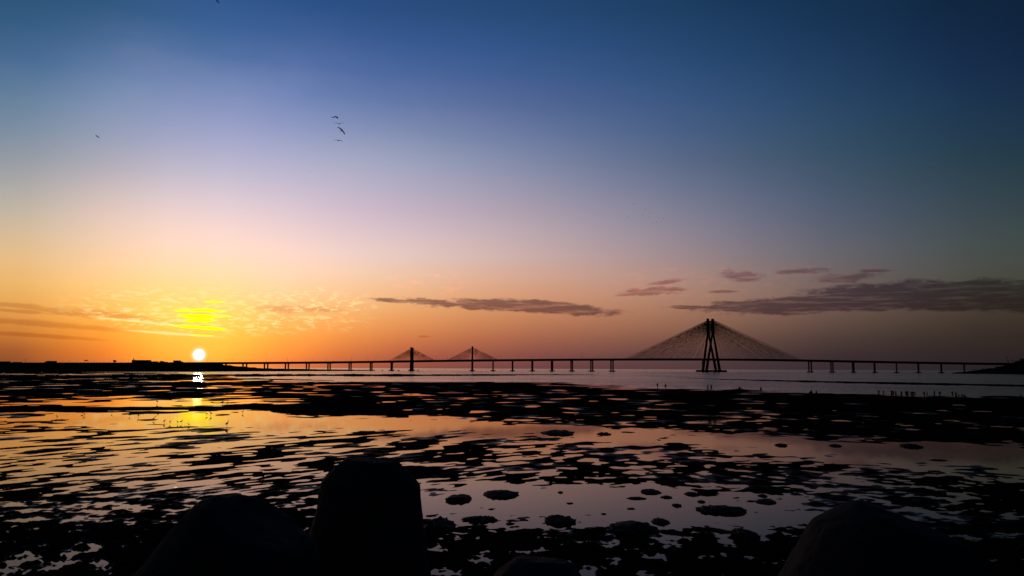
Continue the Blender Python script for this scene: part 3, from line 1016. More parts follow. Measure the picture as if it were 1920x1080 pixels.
def building(name, px0, px1, ptop, label, cat='building', roof='flat', chimney=None, depth=14, Y=1890, floors=1, pbase=680.4, parapet=True):
    a = at(px0, pbase, Y); b = at(px1, pbase, Y); t = at((px0 + px1) / 2, ptop, Y)
    wdt = b.x - a.x; H = t.z - a.z
    root = empty(name, ((a.x + b.x) / 2, Y, a.z))
    tag(root, label, cat)
    bh = H if roof == 'flat' else H * .6
    bm = bmesh.new(); add_box(bm, (0, 0, -2), (wdt, depth, bh + 2))
    wl_ = from_bm('wall', bm, WALL, root)
    bm = bmesh.new()
    if roof == 'flat':
        add_box(bm, (0, 0, bh), (wdt + .6, depth + .6, .35))
    else:
        e = .5
        vs = [bm.verts.new(p) for p in ((-wdt/2-e, -depth/2-e, bh), (wdt/2+e, -depth/2-e, bh), (wdt/2+e, depth/2+e, bh), (-wdt/2-e, depth/2+e, bh),
                                        (-wdt/2 * .75, 0, H), (wdt/2 * .75, 0, H))]
        for f in ((0, 1, 5, 4), (2, 3, 4, 5), (1, 2, 5), (3, 0, 4), (3, 2, 1, 0)): bm.faces.new([vs[i] for i in f])
    rf = from_bm('roof', bm, ROOF, root)
    if chimney:
        bm = bmesh.new(); add_box(bm, (chimney * wdt / 2, 0, bh), (1.6, 1.6, 3.8), 0, .8)
        add_box(bm, (chimney * wdt / 2, 0, bh + 3.8), (2.0, 2.0, .35))
        from_bm('chimney', bm, WALL, rf)
    nw = max(2, min(7, int(wdt / 5.0)))
    for k in range(nw):
        xx = -wdt/2 + wdt * (k + .5) / nw
        bm = bmesh.new(); add_box(bm, (xx, -depth/2 - .05, bh * .45), (1.5, .2, min(1.6, bh * .4)))
        wn = from_bm('window', bm, DOORM, root)
        bm = bmesh.new(); add_box(bm, (xx, -depth/2 - .17, bh * .45 + .12), (1.2, .05, min(1.35, bh * .32)))
        from_bm('pane', bm, GLS, wn)
    bm = bmesh.new(); add_box(bm, (wdt * .5 * (1 - 1.0 / nw) - wdt * .5 * (1.0 / nw) if nw > 2 else 0, -depth/2 - .08, -.5), (1.3, .22, min(2.2, bh * .7) + .5))
    from_bm('door', bm, DOORM, root)
    return root


building('long_hall', 249.5, 281, 675.3, 'long flat-roofed hall with a chimney at its left end, tallest building on the left shore', roof='flat', chimney=-.94)
building('low_building', 281.5, 295, 677.8, 'low flat annex joined to the right end of the long hall with the chimney', roof='flat')
building('house', 300, 306.5, 676.8, 'small peaked house halfway between the long hall and the block left of the sun', roof='hip', depth=9)
building('low_building', 307.5, 314, 678.2, 'very low shed just right of the small peaked house', roof='hip', depth=8)
building('flat_roofed_block', 327, 337, 676.0, 'squat flat-roofed block nearest to the sun on the left shore', roof='flat')
building('low_building', 337.4, 342, 678.0, 'small low lean-to against the right side of the block nearest the sun', roof='flat', depth=8)
building('flat_roofed_block', 90, 103.5, 677.0, 'squat flat-roofed block standing between the left edge and the billboard frame', roof='flat')
building('low_building', 85, 89, 678.4, 'small shed touching the left side of the squat flat-roofed block', roof='flat', depth=8)
building('long_hall', -22, 16.5, 677.8, 'long low building cut by the left edge of the picture', roof='flat')
building('low_building', 27, 38, 679.0, 'very low long shed right of the building at the left edge', roof='flat')
# billboard on legs
bb = empty('billboard', at(161.5, 680.2, 1880)); tag(bb, 'small billboard raised on two thin legs left of the round tree', 'billboard')
for xx in (-4.2, 4.2):
    bm = bmesh.new(); add_tube(bm, [(xx, 0, -1), (xx, 0, 7.0)], (.3, .3), 6); from_bm('leg', bm, LAMP, bb)
bm = bmesh.new(); add_box(bm, (0, 0, 4.2), (5.6, .6, 2.4)); from_bm('board', bm, WALL, bb)
bm = bmesh.new(); add_tube(bm, [(-4.2, 0, 5.6), (4.2, 0, 5.6)], (.22, .22), 5); from_bm('crossbar', bm, LAMP, bb)
mp_ = empty('mast', at(47.6, 680.2, 1880)); tag(mp_, 'tall single mast rising above the low left shore', 'mast')
bm = bmesh.new(); add_tube(bm, [(0, 0, -1), (0, 0, 5), (0, 0, 9.0)], (.35, .28, .2), 6); from_bm('pole', bm, LAMP, mp_)
bm = bmesh.new(); add_box(bm, (0, 0, 7.2), (.8, .8, 1.2), 0, .8); from_bm('antenna', bm, LAMP, mp_)
for k, px in enumerate([116, 130, 144.5, 170.5, 176.5, 195, 205, 228, 241, 292.5, 303, 325, 356.5]):
    o = copy_tree(lproto); o.location = at(px, 680.0, 1885); o.rotation_euler = (0, 0, .3 * k)
    kk = .55 + .3 * random.random(); o.scale = (kk, kk, kk)
    txt = ['first thin lamp right of the squat block on the left shore', 'thin lamp midway between squat block and billboard', 'thin lamp close left of the billboard',
           'thin lamp close right of the billboard', 'second thin lamp right of the billboard', 'thin lamp halfway from billboard to round tree',
           'thin lamp just left of the round tree', 'thin lamp just right of the round tree', 'thin lamp just left of the hall chimney',
           'thin lamp above the low annex of the long hall', 'thin lamp above the small peaked house', 'thin lamp just left of the block nearest the sun', 'thin lamp standing just left of the sun'][k]
    tag(o, txt, 'street lamp', 'street lamps along the left shore road')


LEAF = mat('foliage', (0.035, 0.045, 0.02), .8, .15, 2.0, .5)
BARK = mat('bark', (0.05, 0.04, 0.03), .9, .1, 4)


def crown_mesh(rad, hgt, n, leaf, seed, squash=1.0):
    rn = random.Random(seed); bm = bmesh.new()
    lobes = [(Vector((rn.uniform(-.55, .55) * rad, rn.uniform(-.55, .55) * rad, rn.uniform(.25, .8) * hgt)), rn.uniform(.35, .6)) for _ in range(9)]
    for i in range(n):
        c, k = rn.choice(lobes)
        d = Vector((rn.gauss(0, 1), rn.gauss(0, 1), rn.gauss(0, 1))).normalized() * (rn.random() ** .4)
        p = c + Vector((d.x * rad * k, d.y * rad * k, d.z * hgt * k * .7 * squash))
        a = Vector((rn.gauss(0, 1), rn.gauss(0, 1), rn.gauss(0, 1))).normalized(); b = a.orthogonal().normalized()
        s_ = leaf * rn.uniform(.6, 1.3)
        vs = [bm.verts.new(p + q) for q in (a * s_, b * s_ * .5, -a * s_, -b * s_ * .5)]
        bm.faces.new(vs)
    return bm


def tree(name, loc, h, rad, label, group=None, n=900, seed=1, cat='tree'):
    root = empty(name, loc); tag(root, label, cat, group)
    bm = bmesh.new(); add_tube(bm, [(0, 0, -1), (0.1 * rad, 0, h * .3), (0, .05 * rad, h * .75)], (h * .035, h * .028, h * .012), 7)
    for k in range(5):
        a = k * 1.3
        add_tube(bm, [(0.08 * rad, 0, h * .3 + k * .05 * h), (math.cos(a) * rad * .5, math.sin(a) * rad * .5, h * (.5 + .06 * k))], (h * .018, h * .006), 5)
    from_bm('trunk', bm, BARK, root)
    bm = crown_mesh(rad, h * .85, n, h * .055, seed); bmesh.ops.translate(bm, verts=bm.verts, vec=(0, 0, h * .12))
    from_bm('crown', bm, LEAF, root)
    return root


tree('round_tree', at(215, 680.6, 1880), 7.0, 4.6, 'round dark tree standing alone on the left shore skyline', n=1400, seed=3)
SHR = 'bushes on the mud spit under the bridge'
for k, (px, pb, h, r, t) in enumerate([(404.5, 687, 4.5, 3.2, 'pointed dark bush on the spit just right of the sun, under the deck'),
                                       (388, 685, 4.6, 6.0, 'wide dark bush where the left shore drops away below the deck'),
                                       (428, 688.5, 3.0, 5, 'low dark bush on the spit between the first two piers'),
                                       (447.5, 690.4, 2.6, 1.6, 'tiny upright bush on the thin spit left of the second pair of piers'),
                                       (640, 694.6, 2.4, 2.0, 'tiny bush near the far right tip of the mud spit')]):
    g = at(px, pb, 1870 - k * 6)
    root = empty('bush', g); tag(root, t, 'bush', SHR)
    bm = crown_mesh(r, h, 500, h * .12, 20 + k); from_bm('foliage', bm, LEAF, root)
    bm = bmesh.new()
    for j in range(4):
        a = j * 1.6; add_tube(bm, [(0, 0, -1), (math.cos(a) * r * .4, math.sin(a) * r * .4, h * .6)], (.12, .04), 5)
    from_bm('stem', bm, BARK, root)

# ------------------------------------------------------------------ right headland
HX = [1786, 1805, 1826, 1840, 1858, 1870, 1885, 1893, 1900, 1908, 1920, 1950, 2000, 2100, 2400]
HY = [698.6, 697.0, 694.8, 692.5, 690.5, 687.5, 685.0, 682.0, 679.5, 676.5, 673.0, 668, 663, 660, 662]


def hill_mesh():
    bm = bmesh.new(); prev = None
    for x_ in np.arange(1786, 2400, 2.5):
        Yc = float(np.interp(x_, [1740, 1850, 1920, 2400], [1640, 1560, 1500, 1400]))
        tp = at(x_, float(np.interp(x_, HX, HY)), Yc)
        tz = max(tp.z, 0.0) * (1 + .12 * float(pnoise(np.array(x_ / 11.), np.array(2.))) + .10 * float(pnoise(np.array(x_ / 4.), np.array(7.)))) - .2
        g0 = at(x_, 700, Yc - 90 - (x_ - 1740) * .1)
        ring = []
        for t, k in ((0, -.02), (.2, .30), (.5, .62), (.8, .9), (1, 1), (1.5, 1.0), (2.4, .6), (3.2, -.1)):
            p = Vector((g0.x + (tp.x - g0.x) * t, g0.y + (tp.y - g0.y) * t, tz * k + (-.4 if k <= 0 else 0)))
            if 0 < t < 1: p.z += tz * .07 * float(pnoise(np.array(x_ / 6. + t * 9), np.array(t * 7)))
            ring.append(bm.verts.new(p))
        if prev:
            for k in range(len(ring) - 1): bm.faces.new((prev[k], ring[k], ring[k+1], prev[k+1]))
        prev = ring
    return bm


tag(from_bm('hill', hill_mesh(), VEG, smooth=True), kind='structure')


def palm(px, ptop, pbase, label, seed):
    Y = 1515.0
    g = at(px, pbase, Y); t = at(px, ptop, Y); h = t.z - g.z
    root = empty('palm_tree', g); tag(root, label, 'palm tree', 'palms on the right headland')
    rn = random.Random(seed); lean = rn.uniform(-.08, .08) * h
    bm = bmesh.new(); add_tube(bm, [(0, 0, -2), (lean * .3, 0, h * .4), (lean, 0, h)], (.32, .24, .18), 7); from_bm('trunk', bm, BARK, root)
    bm = bmesh.new()
    for k in range(16):
        a = 2 * math.pi * k / 16 + rn.uniform(-.2, .2); el_ = rn.uniform(-.1, .8); Lf = rn.uniform(2.0, 2.7)
        prevp = None
        for j in range(7):
            u = j / 6; r_ = Lf * u
            c = Vector((lean + math.cos(a) * r_, math.sin(a) * r_, h + el_ * r_ - .42 * r_ * r_ * .55))
            sd = Vector((-math.sin(a), math.cos(a), -.35)) * (.34 * (1 - abs(u - .45) * 1.5) + .03)
            q = (bm.verts.new(c + sd), bm.verts.new(c + Vector((0, 0, .06))), bm.verts.new(c - sd - Vector((0, 0, .2))))
            if prevp:
                bm.faces.new((prevp[0], prevp[1], q[1], q[0])); bm.faces.new((prevp[1], prevp[2], q[2], q[1]))
            prevp = q
    from_bm('crown', bm, LEAF, root)


palm(1890, 670.3, 684, 'tallest palm, its head apart above the right headland slope', 1)
palm(1898.5, 675.0, 681, 'palm on the headland slope right of the tallest palm', 2)
palm(1891.5, 676.8, 684, 'short palm directly under the head of the tallest palm', 3)
for k, (px, pb, h, t) in enumerate([(1828, 696, 4.0, 'low bushy tree at the foot of the right headland beside the last pier'),
                                    (1843, 694, 4.0, 'low bushy tree on the headland foot where the deck comes in'),
                                    (1905, 680, 4.6, 'bushy tree on the headland slope right of the palms'),
                                    (1916, 676, 5.2, 'tallest bushy tree at the right edge on top of the headland'),
                                    (1868, 689, 2.8, 'small bushy tree under the end of the bridge deck')]):
    tree('bushy_tree', at(px, pb, 1530 - k * 3), h, h * .85, t, 'bushy trees on the right headland', 700, 40 + k)

# ------------------------------------------------------------------ small boats under the bridge
HULL = mat('boat_hull', (0.06, 0.05, 0.045), .7, .3)
for k, (px, py, Lb, t) in enumerate([(717, 694.9, 4.5, 'tiny dark boat, leftmost of the three left of the slim pylon'), (747.5, 695.4, 5.5, 'small dark boat between the tiny boat and the first slim pylon'),
                                     (784, 694.4, 6.5, 'small dark boat just right of the first slim pylon base')]):
    g = ground(px, py)
    if g.y > 1880: g = at(px, py, 1860); g.z = 0
    g.z = 0
    root = empty('boat', g, R(15 * k - 10)); tag(root, t, 'boat', 'small boats moored near the slim pylons')
    bm = bmesh.new(); prev = None
    for u in np.linspace(-1, 1, 9):
        wv = 1.1 * (1 - abs(u) ** 2.6) + .05; sh_ = .9 + .5 * u * u
        ring = [bm.verts.new((u * Lb / 2, a * wv, z)) for a, z in ((-1, sh_), (-.7, .1), (0, -.3), (.7, .1), (1, sh_), (.85, sh_), (0, .35), (-.85, sh_))]
        if prev:
            for j in range(8): bm.faces.new((prev[j], ring[j], ring[(j+1) % 8], prev[(j+1) % 8]))
        else: bm.faces.new(ring)
        prev = ring
    bm.faces.new(prev); from_bm('hull', bm, HULL, root)
    bm = bmesh.new(); add_box(bm, (-.8, 0, .5), (Lb * .34, 1.5, 1.7), 0, .85); from_bm('cabin', bm, WALL, root)

# ------------------------------------------------------------------ birds
BIRD = mat('dark_feathers', (0.03, 0.028, 0.026), .8, .1, 8, .3)


def flying_bird(span, bank, yaw, pitch, flap_l, flap_r, loc, label, group=None, chord=.26):
    """body and wings as one continuous mesh: wing sections lofted through the body"""
    bm = bmesh.new()
    prev = None; st = []
    for i in range(-9, 10):
        u = i / 9; a = abs(u); fl = flap_l if u < 0 else flap_r
        xs = math.copysign(min(a, .45) * math.cos(fl) + max(0, a - .45) * math.cos(fl * .2 - .25), u)
        zz = min(a, .45) * math.sin(fl) + max(0, a - .45) * math.sin(fl * .2 - .25)
        ch = chord * (1.0 if a < .12 else (1.05 - .35 * (a - .12)) if a < .8 else .8 * (1 - (a - .8) * 3.6))
        ch = max(ch, .05)
        sweep = .10 * a - .55 * max(0, a - .45) ** 1.3
        th = .09 if a < .08 else .035 * (1 - a * .6) + .006
        c = Vector((xs, sweep, zz))
        pts = [c + Vector((0, ch * .45, 0)), c + Vector((0, ch * .2, th)), c + Vector((0, -ch * .6, 0)), c + Vector((0, ch * .15, -th))]
        st.append([p * span / 2 for p in pts])
    rings = [[bm.verts.new(p) for p in pts] for pts in st]
    for i in range(len(rings) - 1):
        for j in range(4):
            if i in (8, 9) and j in (0, 2, 3, 1): pass
            bm.faces.new((rings[i][j], rings[i][(j+1) % 4], rings[i+1][(j+1) % 4], rings[i+1][j]))
    bm.faces.new(rings[0]); bm.faces.new(rings[-1][::-1])
    S = span / 2
    add_tube(bm, [(0, .44*S, .01*S), (0, .39*S, .015*S), (0, .34*S, .02*S), (0, .27*S, .02*S), (0, .16*S, 0), (0, 0, 0), (0, -.2*S, 0), (0, -.32*S, .005*S), (0, -.36*S, 0)],
             [.006*S, .03*S, .052*S, .045*S, .085*S, .10*S, .06*S, .03*S, .015*S], 8)
    # fanned tail
    t0 = [bm.verts.new(Vector(p) * S) for p in ((-.03, -.28, .012), (.03, -.28, .012), (.12, -.55, .008), (0, -.58, .008), (-.12, -.55, .008))]
    t1 = [bm.verts.new(v.co - Vector((0, 0, .018 * S))) for v in t0]
    bm.faces.new(t0); bm.faces.new(t1[::-1])
    for j in range(5): bm.faces.new((t0[j], t0[(j+1) % 5], t1[(j+1) % 5], t1[j]))
    o = from_bm('bird', bm, BIRD)
    o.rotation_euler = (pitch, bank, yaw); o.location = loc
    tag(o, label, 'bird', group)
    return o


G1 = 'four birds flying close together'
flying_bird(1.6, R(28), R(-20), R(38), R(-30), R(18), at(628, 219, 125), 'highest of the four birds flying close together, wings bent down', G1, .42)
flying_bird(1.6, R(-3), R(8), R(20), R(26), R(30), at(636, 232.5, 122), 'second bird down in the cluster of four, wings in a shallow V', G1, .34)
flying_bird(1.65, R(36), R(15), R(48), R(10), R(-14), at(641, 244, 122), 'third bird down in the cluster of four, banking with one wing low', G1, .40)
flying_bird(1.6, R(12), R(-12), R(18), R(8), R(10), at(635, 263.5, 124), 'lowest of the four clustered birds, gliding on level wings', G1, .36)
flying_bird(1.1, R(10), R(70), R(-14), R(25), R(-5), at(182.5, 256, 150), 'lone bird flying at the far left of the sky', None, .3)
flying_bird(1.0, R(4), R(20), R(0), R(8), R(6), at(580, 321.5, 330), 'lone tiny bird below and left of the four clustered birds')
flying_bird(1.3, R(28), R(50), R(-20), R(30), R(5), at(407.5, 2.2, 165), 'bird cut by the top edge of the picture', None, .34)
flying_bird(1.1, R(-30), R(30), R(10), R(12), R(8), at(711, 669.5, 330), 'small bird low over the bridge deck left of the slim pylons', None, .3)
flying_bird(1.2, R(-42), R(20), R(0), R(8), R(8), at(1744.5, 314, 300), 'largest bird in the scattered flock high on the right', 'scattered flock high on the right')
for k, (px, py, t) in enumerate([(1487, 323.5, 'lone speck of a bird in the sky above the big pylon'), (1672.5, 338, 'lowest dark bird at the left end of the right flock'),
                                 (1666.5, 331, 'bird just above the darkest left bird of the right flock'), (1724, 322, 'bird next left of the largest bird in the right flock'),
                                 (1711, 331.5, 'bird in the middle of the right flock'), (1689, 322, 'upper left bird of the right flock'), (1631.5, 358, 'bird furthest down and left in the right flock')]):
    flying_bird(1.0, R(-20 + 40 * random.random()), R(90 * random.random()), 0, R(15), R(10), at(px, py, 470 if k > 2 else 380), t, 'scattered flock high on the right')
FL = [(1188, 382, 'highest bird of the small central flock above the bridge'), (1177.5, 407, 'leftmost bird of the small central flock'), (1196.5, 408.5, 'second bird from the left in the small central flock'),
      (1205.5, 403, 'darkest bird near the middle of the small central flock'), (1217.5, 407, 'bird right of the darkest one in the small central flock'), (1220, 399, 'faint bird above the middle of the small central flock'),
      (1224.5, 419.5, 'lowest bird of the small central flock'), (1231, 416.5, 'bird just above and right of the lowest one in the central flock'), (1240.5, 414.5, 'second bird from the right in the small central flock'),
      (1244, 410, 'rightmost bird of the small central flock'), (1211, 392, 'faint bird between top and darkest birds of the central flock')]
for k, (px, py, t) in enumerate(FL):
    flying_bird(1.0, R(-60 + 120 * random.random()), R(180 * random.random()), R(20), R(20), R(14), at(px, py, 430), t, 'small central flock above the bridge', .34)


def wader_mesh():
    bm = bmesh.new()
    add_tube(bm, [(-.20, 0, .27), (-.14, 0, .28), (-.05, 0, .30), (.05, 0, .33), (.11, 0, .37), (.14, 0, .43), (.155, 0, .49), (.18, 0, .515), (.205, 0, .51), (.23, 0, .505), (.33, 0, .485)],
             [.012, .035, .065, .07, .05, .028, .022, .032, .026, .010, .004], 8)
    for y in (-.025, .025):
        add_tube(bm, [(.01, y, .27), (.03, y, .14), (.01, y, 0)], (.012, .008, .007), 5)
        for a in (-.5, 0, .5):
            add_tube(bm, [(.01, y, .008), (.01 + .06 * math.cos(a), y + .06 * math.sin(a), .004)], (.006, .004), 4)
    me = bpy.data.meshes.new('wading_bird'); bmesh.ops.recalc_face_normals(bm, faces=bm.faces); bm.to_mesh(me); bm.free()
    me.materials.append(BIRD); me.polygons.foreach_set('use_smooth', [True] * len(me.polygons))
    return me


wm = wader_mesh()
WG = 'wading birds in the bright pool'
WAD = [(154, 775, 1.6, 'standing bird at the upper left of the bright pool'), (158, 780, 1.3, 'wading bird with bent neck below the upper left one'), (107, 784.5, 1.4, 'bird by the small mud streak at the pool left end'),
       (209.5, 775.5, 1.3, 'wading bird alone between the left pair and the long mud streak'), (242.5, 781, 1.2, 'faint wading bird under the long mud streak left of the sun glare'), (259.5, 783, 1.5, 'wading bird right of the faint one under the long streak'),
       (288, 788.5, 1.4, 'wading bird left of the row of four, slightly higher'), (292, 778, .9, 'tiny wading bird above the row of four'), (296.8, 772, 1.7, 'bird at the far mud edge above the row of four'),
       (307.7, 794, 1.5, 'first wading bird from the left in the row of four'), (318.5, 795, 1.3, 'second wading bird from the left in the row of four'), (333, 795, 1.3, 'third wading bird in the row of four'),
       (339.5, 795, 1.5, 'rightmost wading bird in the row of four'), (387.5, 779.5, 1.4, 'wading bird in the glare of the sun, left of two'), (395.5, 779.5, 1.8, 'wading bird in the glare of the sun, right of two'),
       (455, 775.5, 1.5, 'wading bird just right of the lens-shaped mud streak'), (425, 801.5, 2.2, 'dark crouching bird on the lower edge of the bright pool'), (427, 752, 2.2, 'dark bird on the narrow pool below the sun'),
       (416.5, 759.5, 2.6, 'tall thin bird standing at the right end of the narrow pool'), (354, 799, 1.1, 'small bird at the lower pool edge under the row of four'), (294.5, 757, 2.2, 'tall thin bird in the left half of the narrow pool')]
for i, (px, py, k, t) in enumerate(WAD):
    o = bpy.data.objects.new('wading_bird', wm); COL.objects.link(o)
    g = ground(px, py); o.location = (g.x, g.y, 0.0)
    kk = k * .6
    o.scale = (kk,) * 3; o.rotation_euler = (0, 0, R([20, 200, 160, -20, 75, 255][i % 6]))
    tag(o, t, 'bird', WG)

# ------------------------------------------------------------------ people at the water's edge
SKIN = mat('skin', (0.12, 0.07, 0.045), .6, .3, 5, .1)
HAIR = mat('black_hair', (0.01, 0.009, 0.008), .7, .2)
CLO = [mat('dark_blue_cloth', (0.02, 0.025, 0.045), .9, .1), mat('brown_cloth', (0.05, 0.03, 0.022), .9, .1), mat('grey_cloth', (0.045, 0.045, 0.045), .9, .1), mat('maroon_cloth', (0.05, 0.015, 0.018), .9, .1)]


def loft(bm, secs, seg=10):
    """secs: (centre, rx, ry) horizontal-ish elliptical rings"""
    rings = []
    for c, rx, ry in secs:
        rings.append([bm.verts.new(Vector(c) + Vector((rx * math.cos(2*math.pi*k/seg), ry * math.sin(2*math.pi*k/seg), 0))) for k in range(seg)])
    for i in range(len(rings) - 1):
        for k in range(seg): bm.faces.new((rings[i][k], rings[i][(k+1) % seg], rings[i+1][(k+1) % seg], rings[i+1][k]))
    bm.faces.new(rings[0][::-1]); bm.faces.new(rings[-1])


def skin_body(name, joints, edges):
    me = bpy.data.meshes.new(name)
    names = list(joints)
    me.from_pydata([joints[n][0] for n in names], [(names.index(a), names.index(b)) for a, b in edges], [])
    o = bpy.data.objects.new(name, me); COL.objects.link(o)
    md = o.modifiers.new('skin', 'SKIN'); md.use_smooth_shade = True
    for i, n in enumerate(names):
        r = joints[n][1]
        me.skin_vertices[0].data[i].radius = r if isinstance(r, tuple) else (r, r)
        me.skin_vertices[0].data[i].use_root = (n == 'pelvis')
    o.modifiers.new('sub', 'SUBSURF').levels = 1; o.modifiers['sub'].render_levels = 1
    dg = bpy.context.evaluated_depsgraph_get()
    me2 = bpy.data.meshes.new_from_object(o.evaluated_get(dg))
    bpy.data.objects.remove(o)
    me2.polygons.foreach_set('use_smooth', [True] * len(me2.polygons))
    return me2


def person_parts(pose):
    """pose: dict of hand/elbow/foot targets; figure 1.70 m, facing -Y; returns meshes"""
    lean = pose.get('lean', 0.0); st = pose.get('stride', 0.10)
    bend = pose.get('bend', 0.0)

    def T(x, y, z):      # lean the upper body
        if z > .9: y = y - bend * (z - .9); x = x + lean * (z - .9)
        return (x, y, z - .25 * bend * bend * max(0, z - .9))
    J = {'pelvis': (T(0, 0, .90), (.125, .10)), 'waist': (T(0, 0, 1.05), (.11, .085)), 'chest': (T(0, 0, 1.25), (.135, .095)), 'upch': (T(0, 0, 1.37), (.12, .08)),
         'neck': (T(0, 0, 1.46), .05), 'jaw': (T(0, -.02, 1.52), .062), 'head': (T(0, -.01, 1.60), (.075, .088)), 'crown': (T(0, 0, 1.665), .055)}
    E = [('pelvis', 'waist'), ('waist', 'chest'), ('chest', 'upch'), ('upch', 'neck'), ('neck', 'jaw'), ('jaw', 'head'), ('head', 'crown')]
    for s_, nm in ((-1, 'l'), (1, 'r')):
        el_ = pose.get('elbow_' + nm, (s_ * .26, .02, 1.12)); ha = pose.get('hand_' + nm, (s_ * .27, -.05, .86))
        J['sh' + nm] = (T(s_ * .17, 0, 1.39), .062); J['el' + nm] = (T(*el_), .043); J['wr' + nm] = (T(*ha), .028)
        d = (Vector(ha) - Vector(el_)).normalized()
        pm = Vector(ha) + d * .07
        J['pa' + nm] = (T(*pm), .034)
        E += [('upch', 'sh' + nm), ('sh' + nm, 'el' + nm), ('el' + nm, 'wr' + nm), ('wr' + nm, 'pa' + nm)]
        sp = Vector((0, 1, 0)) if abs(d.y) < .8 else Vector((1, 0, 0))
        for q, (off, ln) in enumerate(((-.030, .075), (-.010, .09), (.010, .085), (.030, .065))):
            b = pm + sp * off
            J['f%s%d' % (nm, q)] = (T(*(b + d * ln * .55)), .010); J['g%s%d' % (nm, q)] = (T(*(b + d * ln + Vector((-s_ * .015, 0, 0)))), .008)
            E += [('pa' + nm, 'f%s%d' % (nm, q)), ('f%s%d' % (nm, q), 'g%s%d' % (nm, q))]
        th = Vector(ha) + d * .03 - sp * .045
        J['th' + nm] = (T(*th), .011); E += [('wr' + nm, 'th' + nm)]
        fy = st * s_ * pose.get('dir', 1)
        J['hip' + nm] = ((s_ * .09, 0, .84), .095); J['kn' + nm] = ((s_ * .10, fy * .45 - .02, .47), .058)
        J['an' + nm] = ((s_ * .10, fy, .09), .038); J['to' + nm] = ((s_ * .12, fy - .16, .035), .034)
        E += [('pelvis', 'hip' + nm), ('hip' + nm, 'kn' + nm), ('kn' + nm, 'an' + nm), ('an' + nm, 'to' + nm)]
    J['nose'] = (T(0, -.105, 1.585), .012); E.append(('head', 'nose'))
    for s_ in (-1, 1): J['ear%d' % s_] = (T(s_ * .082, 0, 1.59), .014); E.append(('head', 'ear%d' % s_))
    body = skin_body('person', J, E)
    body.materials.append(SKIN)
    # hair cap
    bm = bmesh.new(); loft(bm, [(T(0, .02, 1.54), .080, .080), (T(0, .02, 1.60), .092, .098), (T(0, .012, 1.66), .086, .094), (T(0, .005, 1.71), .055, .06), (T(0, 0, 1.725), .015, .015)], 12)
    hair = bpy.data.meshes.new('hair'); bm.to_mesh(hair); bm.free(); hair.materials.append(HAIR)
    # shirt: body shell with sleeves
    bm = bmesh.new()
    loft(bm, [(T(0, 0, .84), .165, .125), (T(0, 0, 1.0), .15, .115), (T(0, 0, 1.2), .165, .12), (T(0, 0, 1.36), .175, .11), (T(0, 0, 1.425), .13, .085), (T(0, 0, 1.455), .065, .065)], 12)
    for s_, nm in ((-1, 'l'), (1, 'r')):
        a = Vector(J['sh' + nm][0]); b = Vector(J['el' + nm][0])
        add_tube(bm, [a, a.lerp(b, .5), a.lerp(b, .85)], (.075, .066, .064), 8)
    shirt = bpy.data.meshes.new('shirt'); bmesh.ops.recalc_face_normals(bm, faces=bm.faces); bm.to_mesh(shirt); bm.free()
    bm = bmesh.new()
    loft(bm, [((0, 0, .80), .165, .12), ((0, 0, .90), .16, .12), ((0, 0, .97), .15, .11)], 12)
    if pose.get('skirt'):
        loft(bm, [((0, 0, .12), .27, .22), ((0, 0, .5), .21, .17), ((0, 0, .92), .155, .12)], 12)
    else:
        for nm in 'lr':
            h_, k_, a_ = (Vector(J[n + nm][0]) for n in ('hip', 'kn', 'an'))
            add_tube(bm, [h_ + Vector((0, 0, .03)), h_.lerp(k_, .5), k_, k_.lerp(a_, .8)], (.105, .09, .072, .062), 8)
    tro = bpy.data.meshes.new('trousers'); bmesh.ops.recalc_face_normals(bm, faces=bm.faces); bm.to_mesh(tro); bm.free()
    return body, hair, shirt, tro


POSES = {
    'stand': person_parts({}),
    'walk': person_parts({'stride': .22, 'elbow_l': (-.24, .12, 1.14), 'hand_l': (-.24, .10, .90), 'elbow_r': (.24, -.06, 1.13), 'hand_r': (.22, -.20, .93)}),
    'lean': person_parts({'lean': -.22, 'stride': .04}),
    'akimbo': person_parts({'elbow_l': (-.42, .04, 1.16), 'hand_l': (-.22, -.04, 1.0), 'elbow_r': (.42, .04, 1.12), 'hand_r': (.24, -.02, .98)}),
    'bent': person_parts({'bend': .75, 'stride': .12, 'elbow_l': (-.2, -.12, 1.05), 'hand_l': (-.18, -.22, .82), 'elbow_r': (.2, -.12, 1.05), 'hand_r': (.18, -.22, .80)}),
    'skirt': person_parts({'skirt': True, 'elbow_l': (-.25, -.03, 1.14), 'hand_l': (-.14, -.18, 1.05)}),
    'raised': person_parts({'elbow_r': (.32, -.05, 1.45), 'hand_r': (.24, -.12, 1.66)}),
}
PG = 'people standing along the water edge'
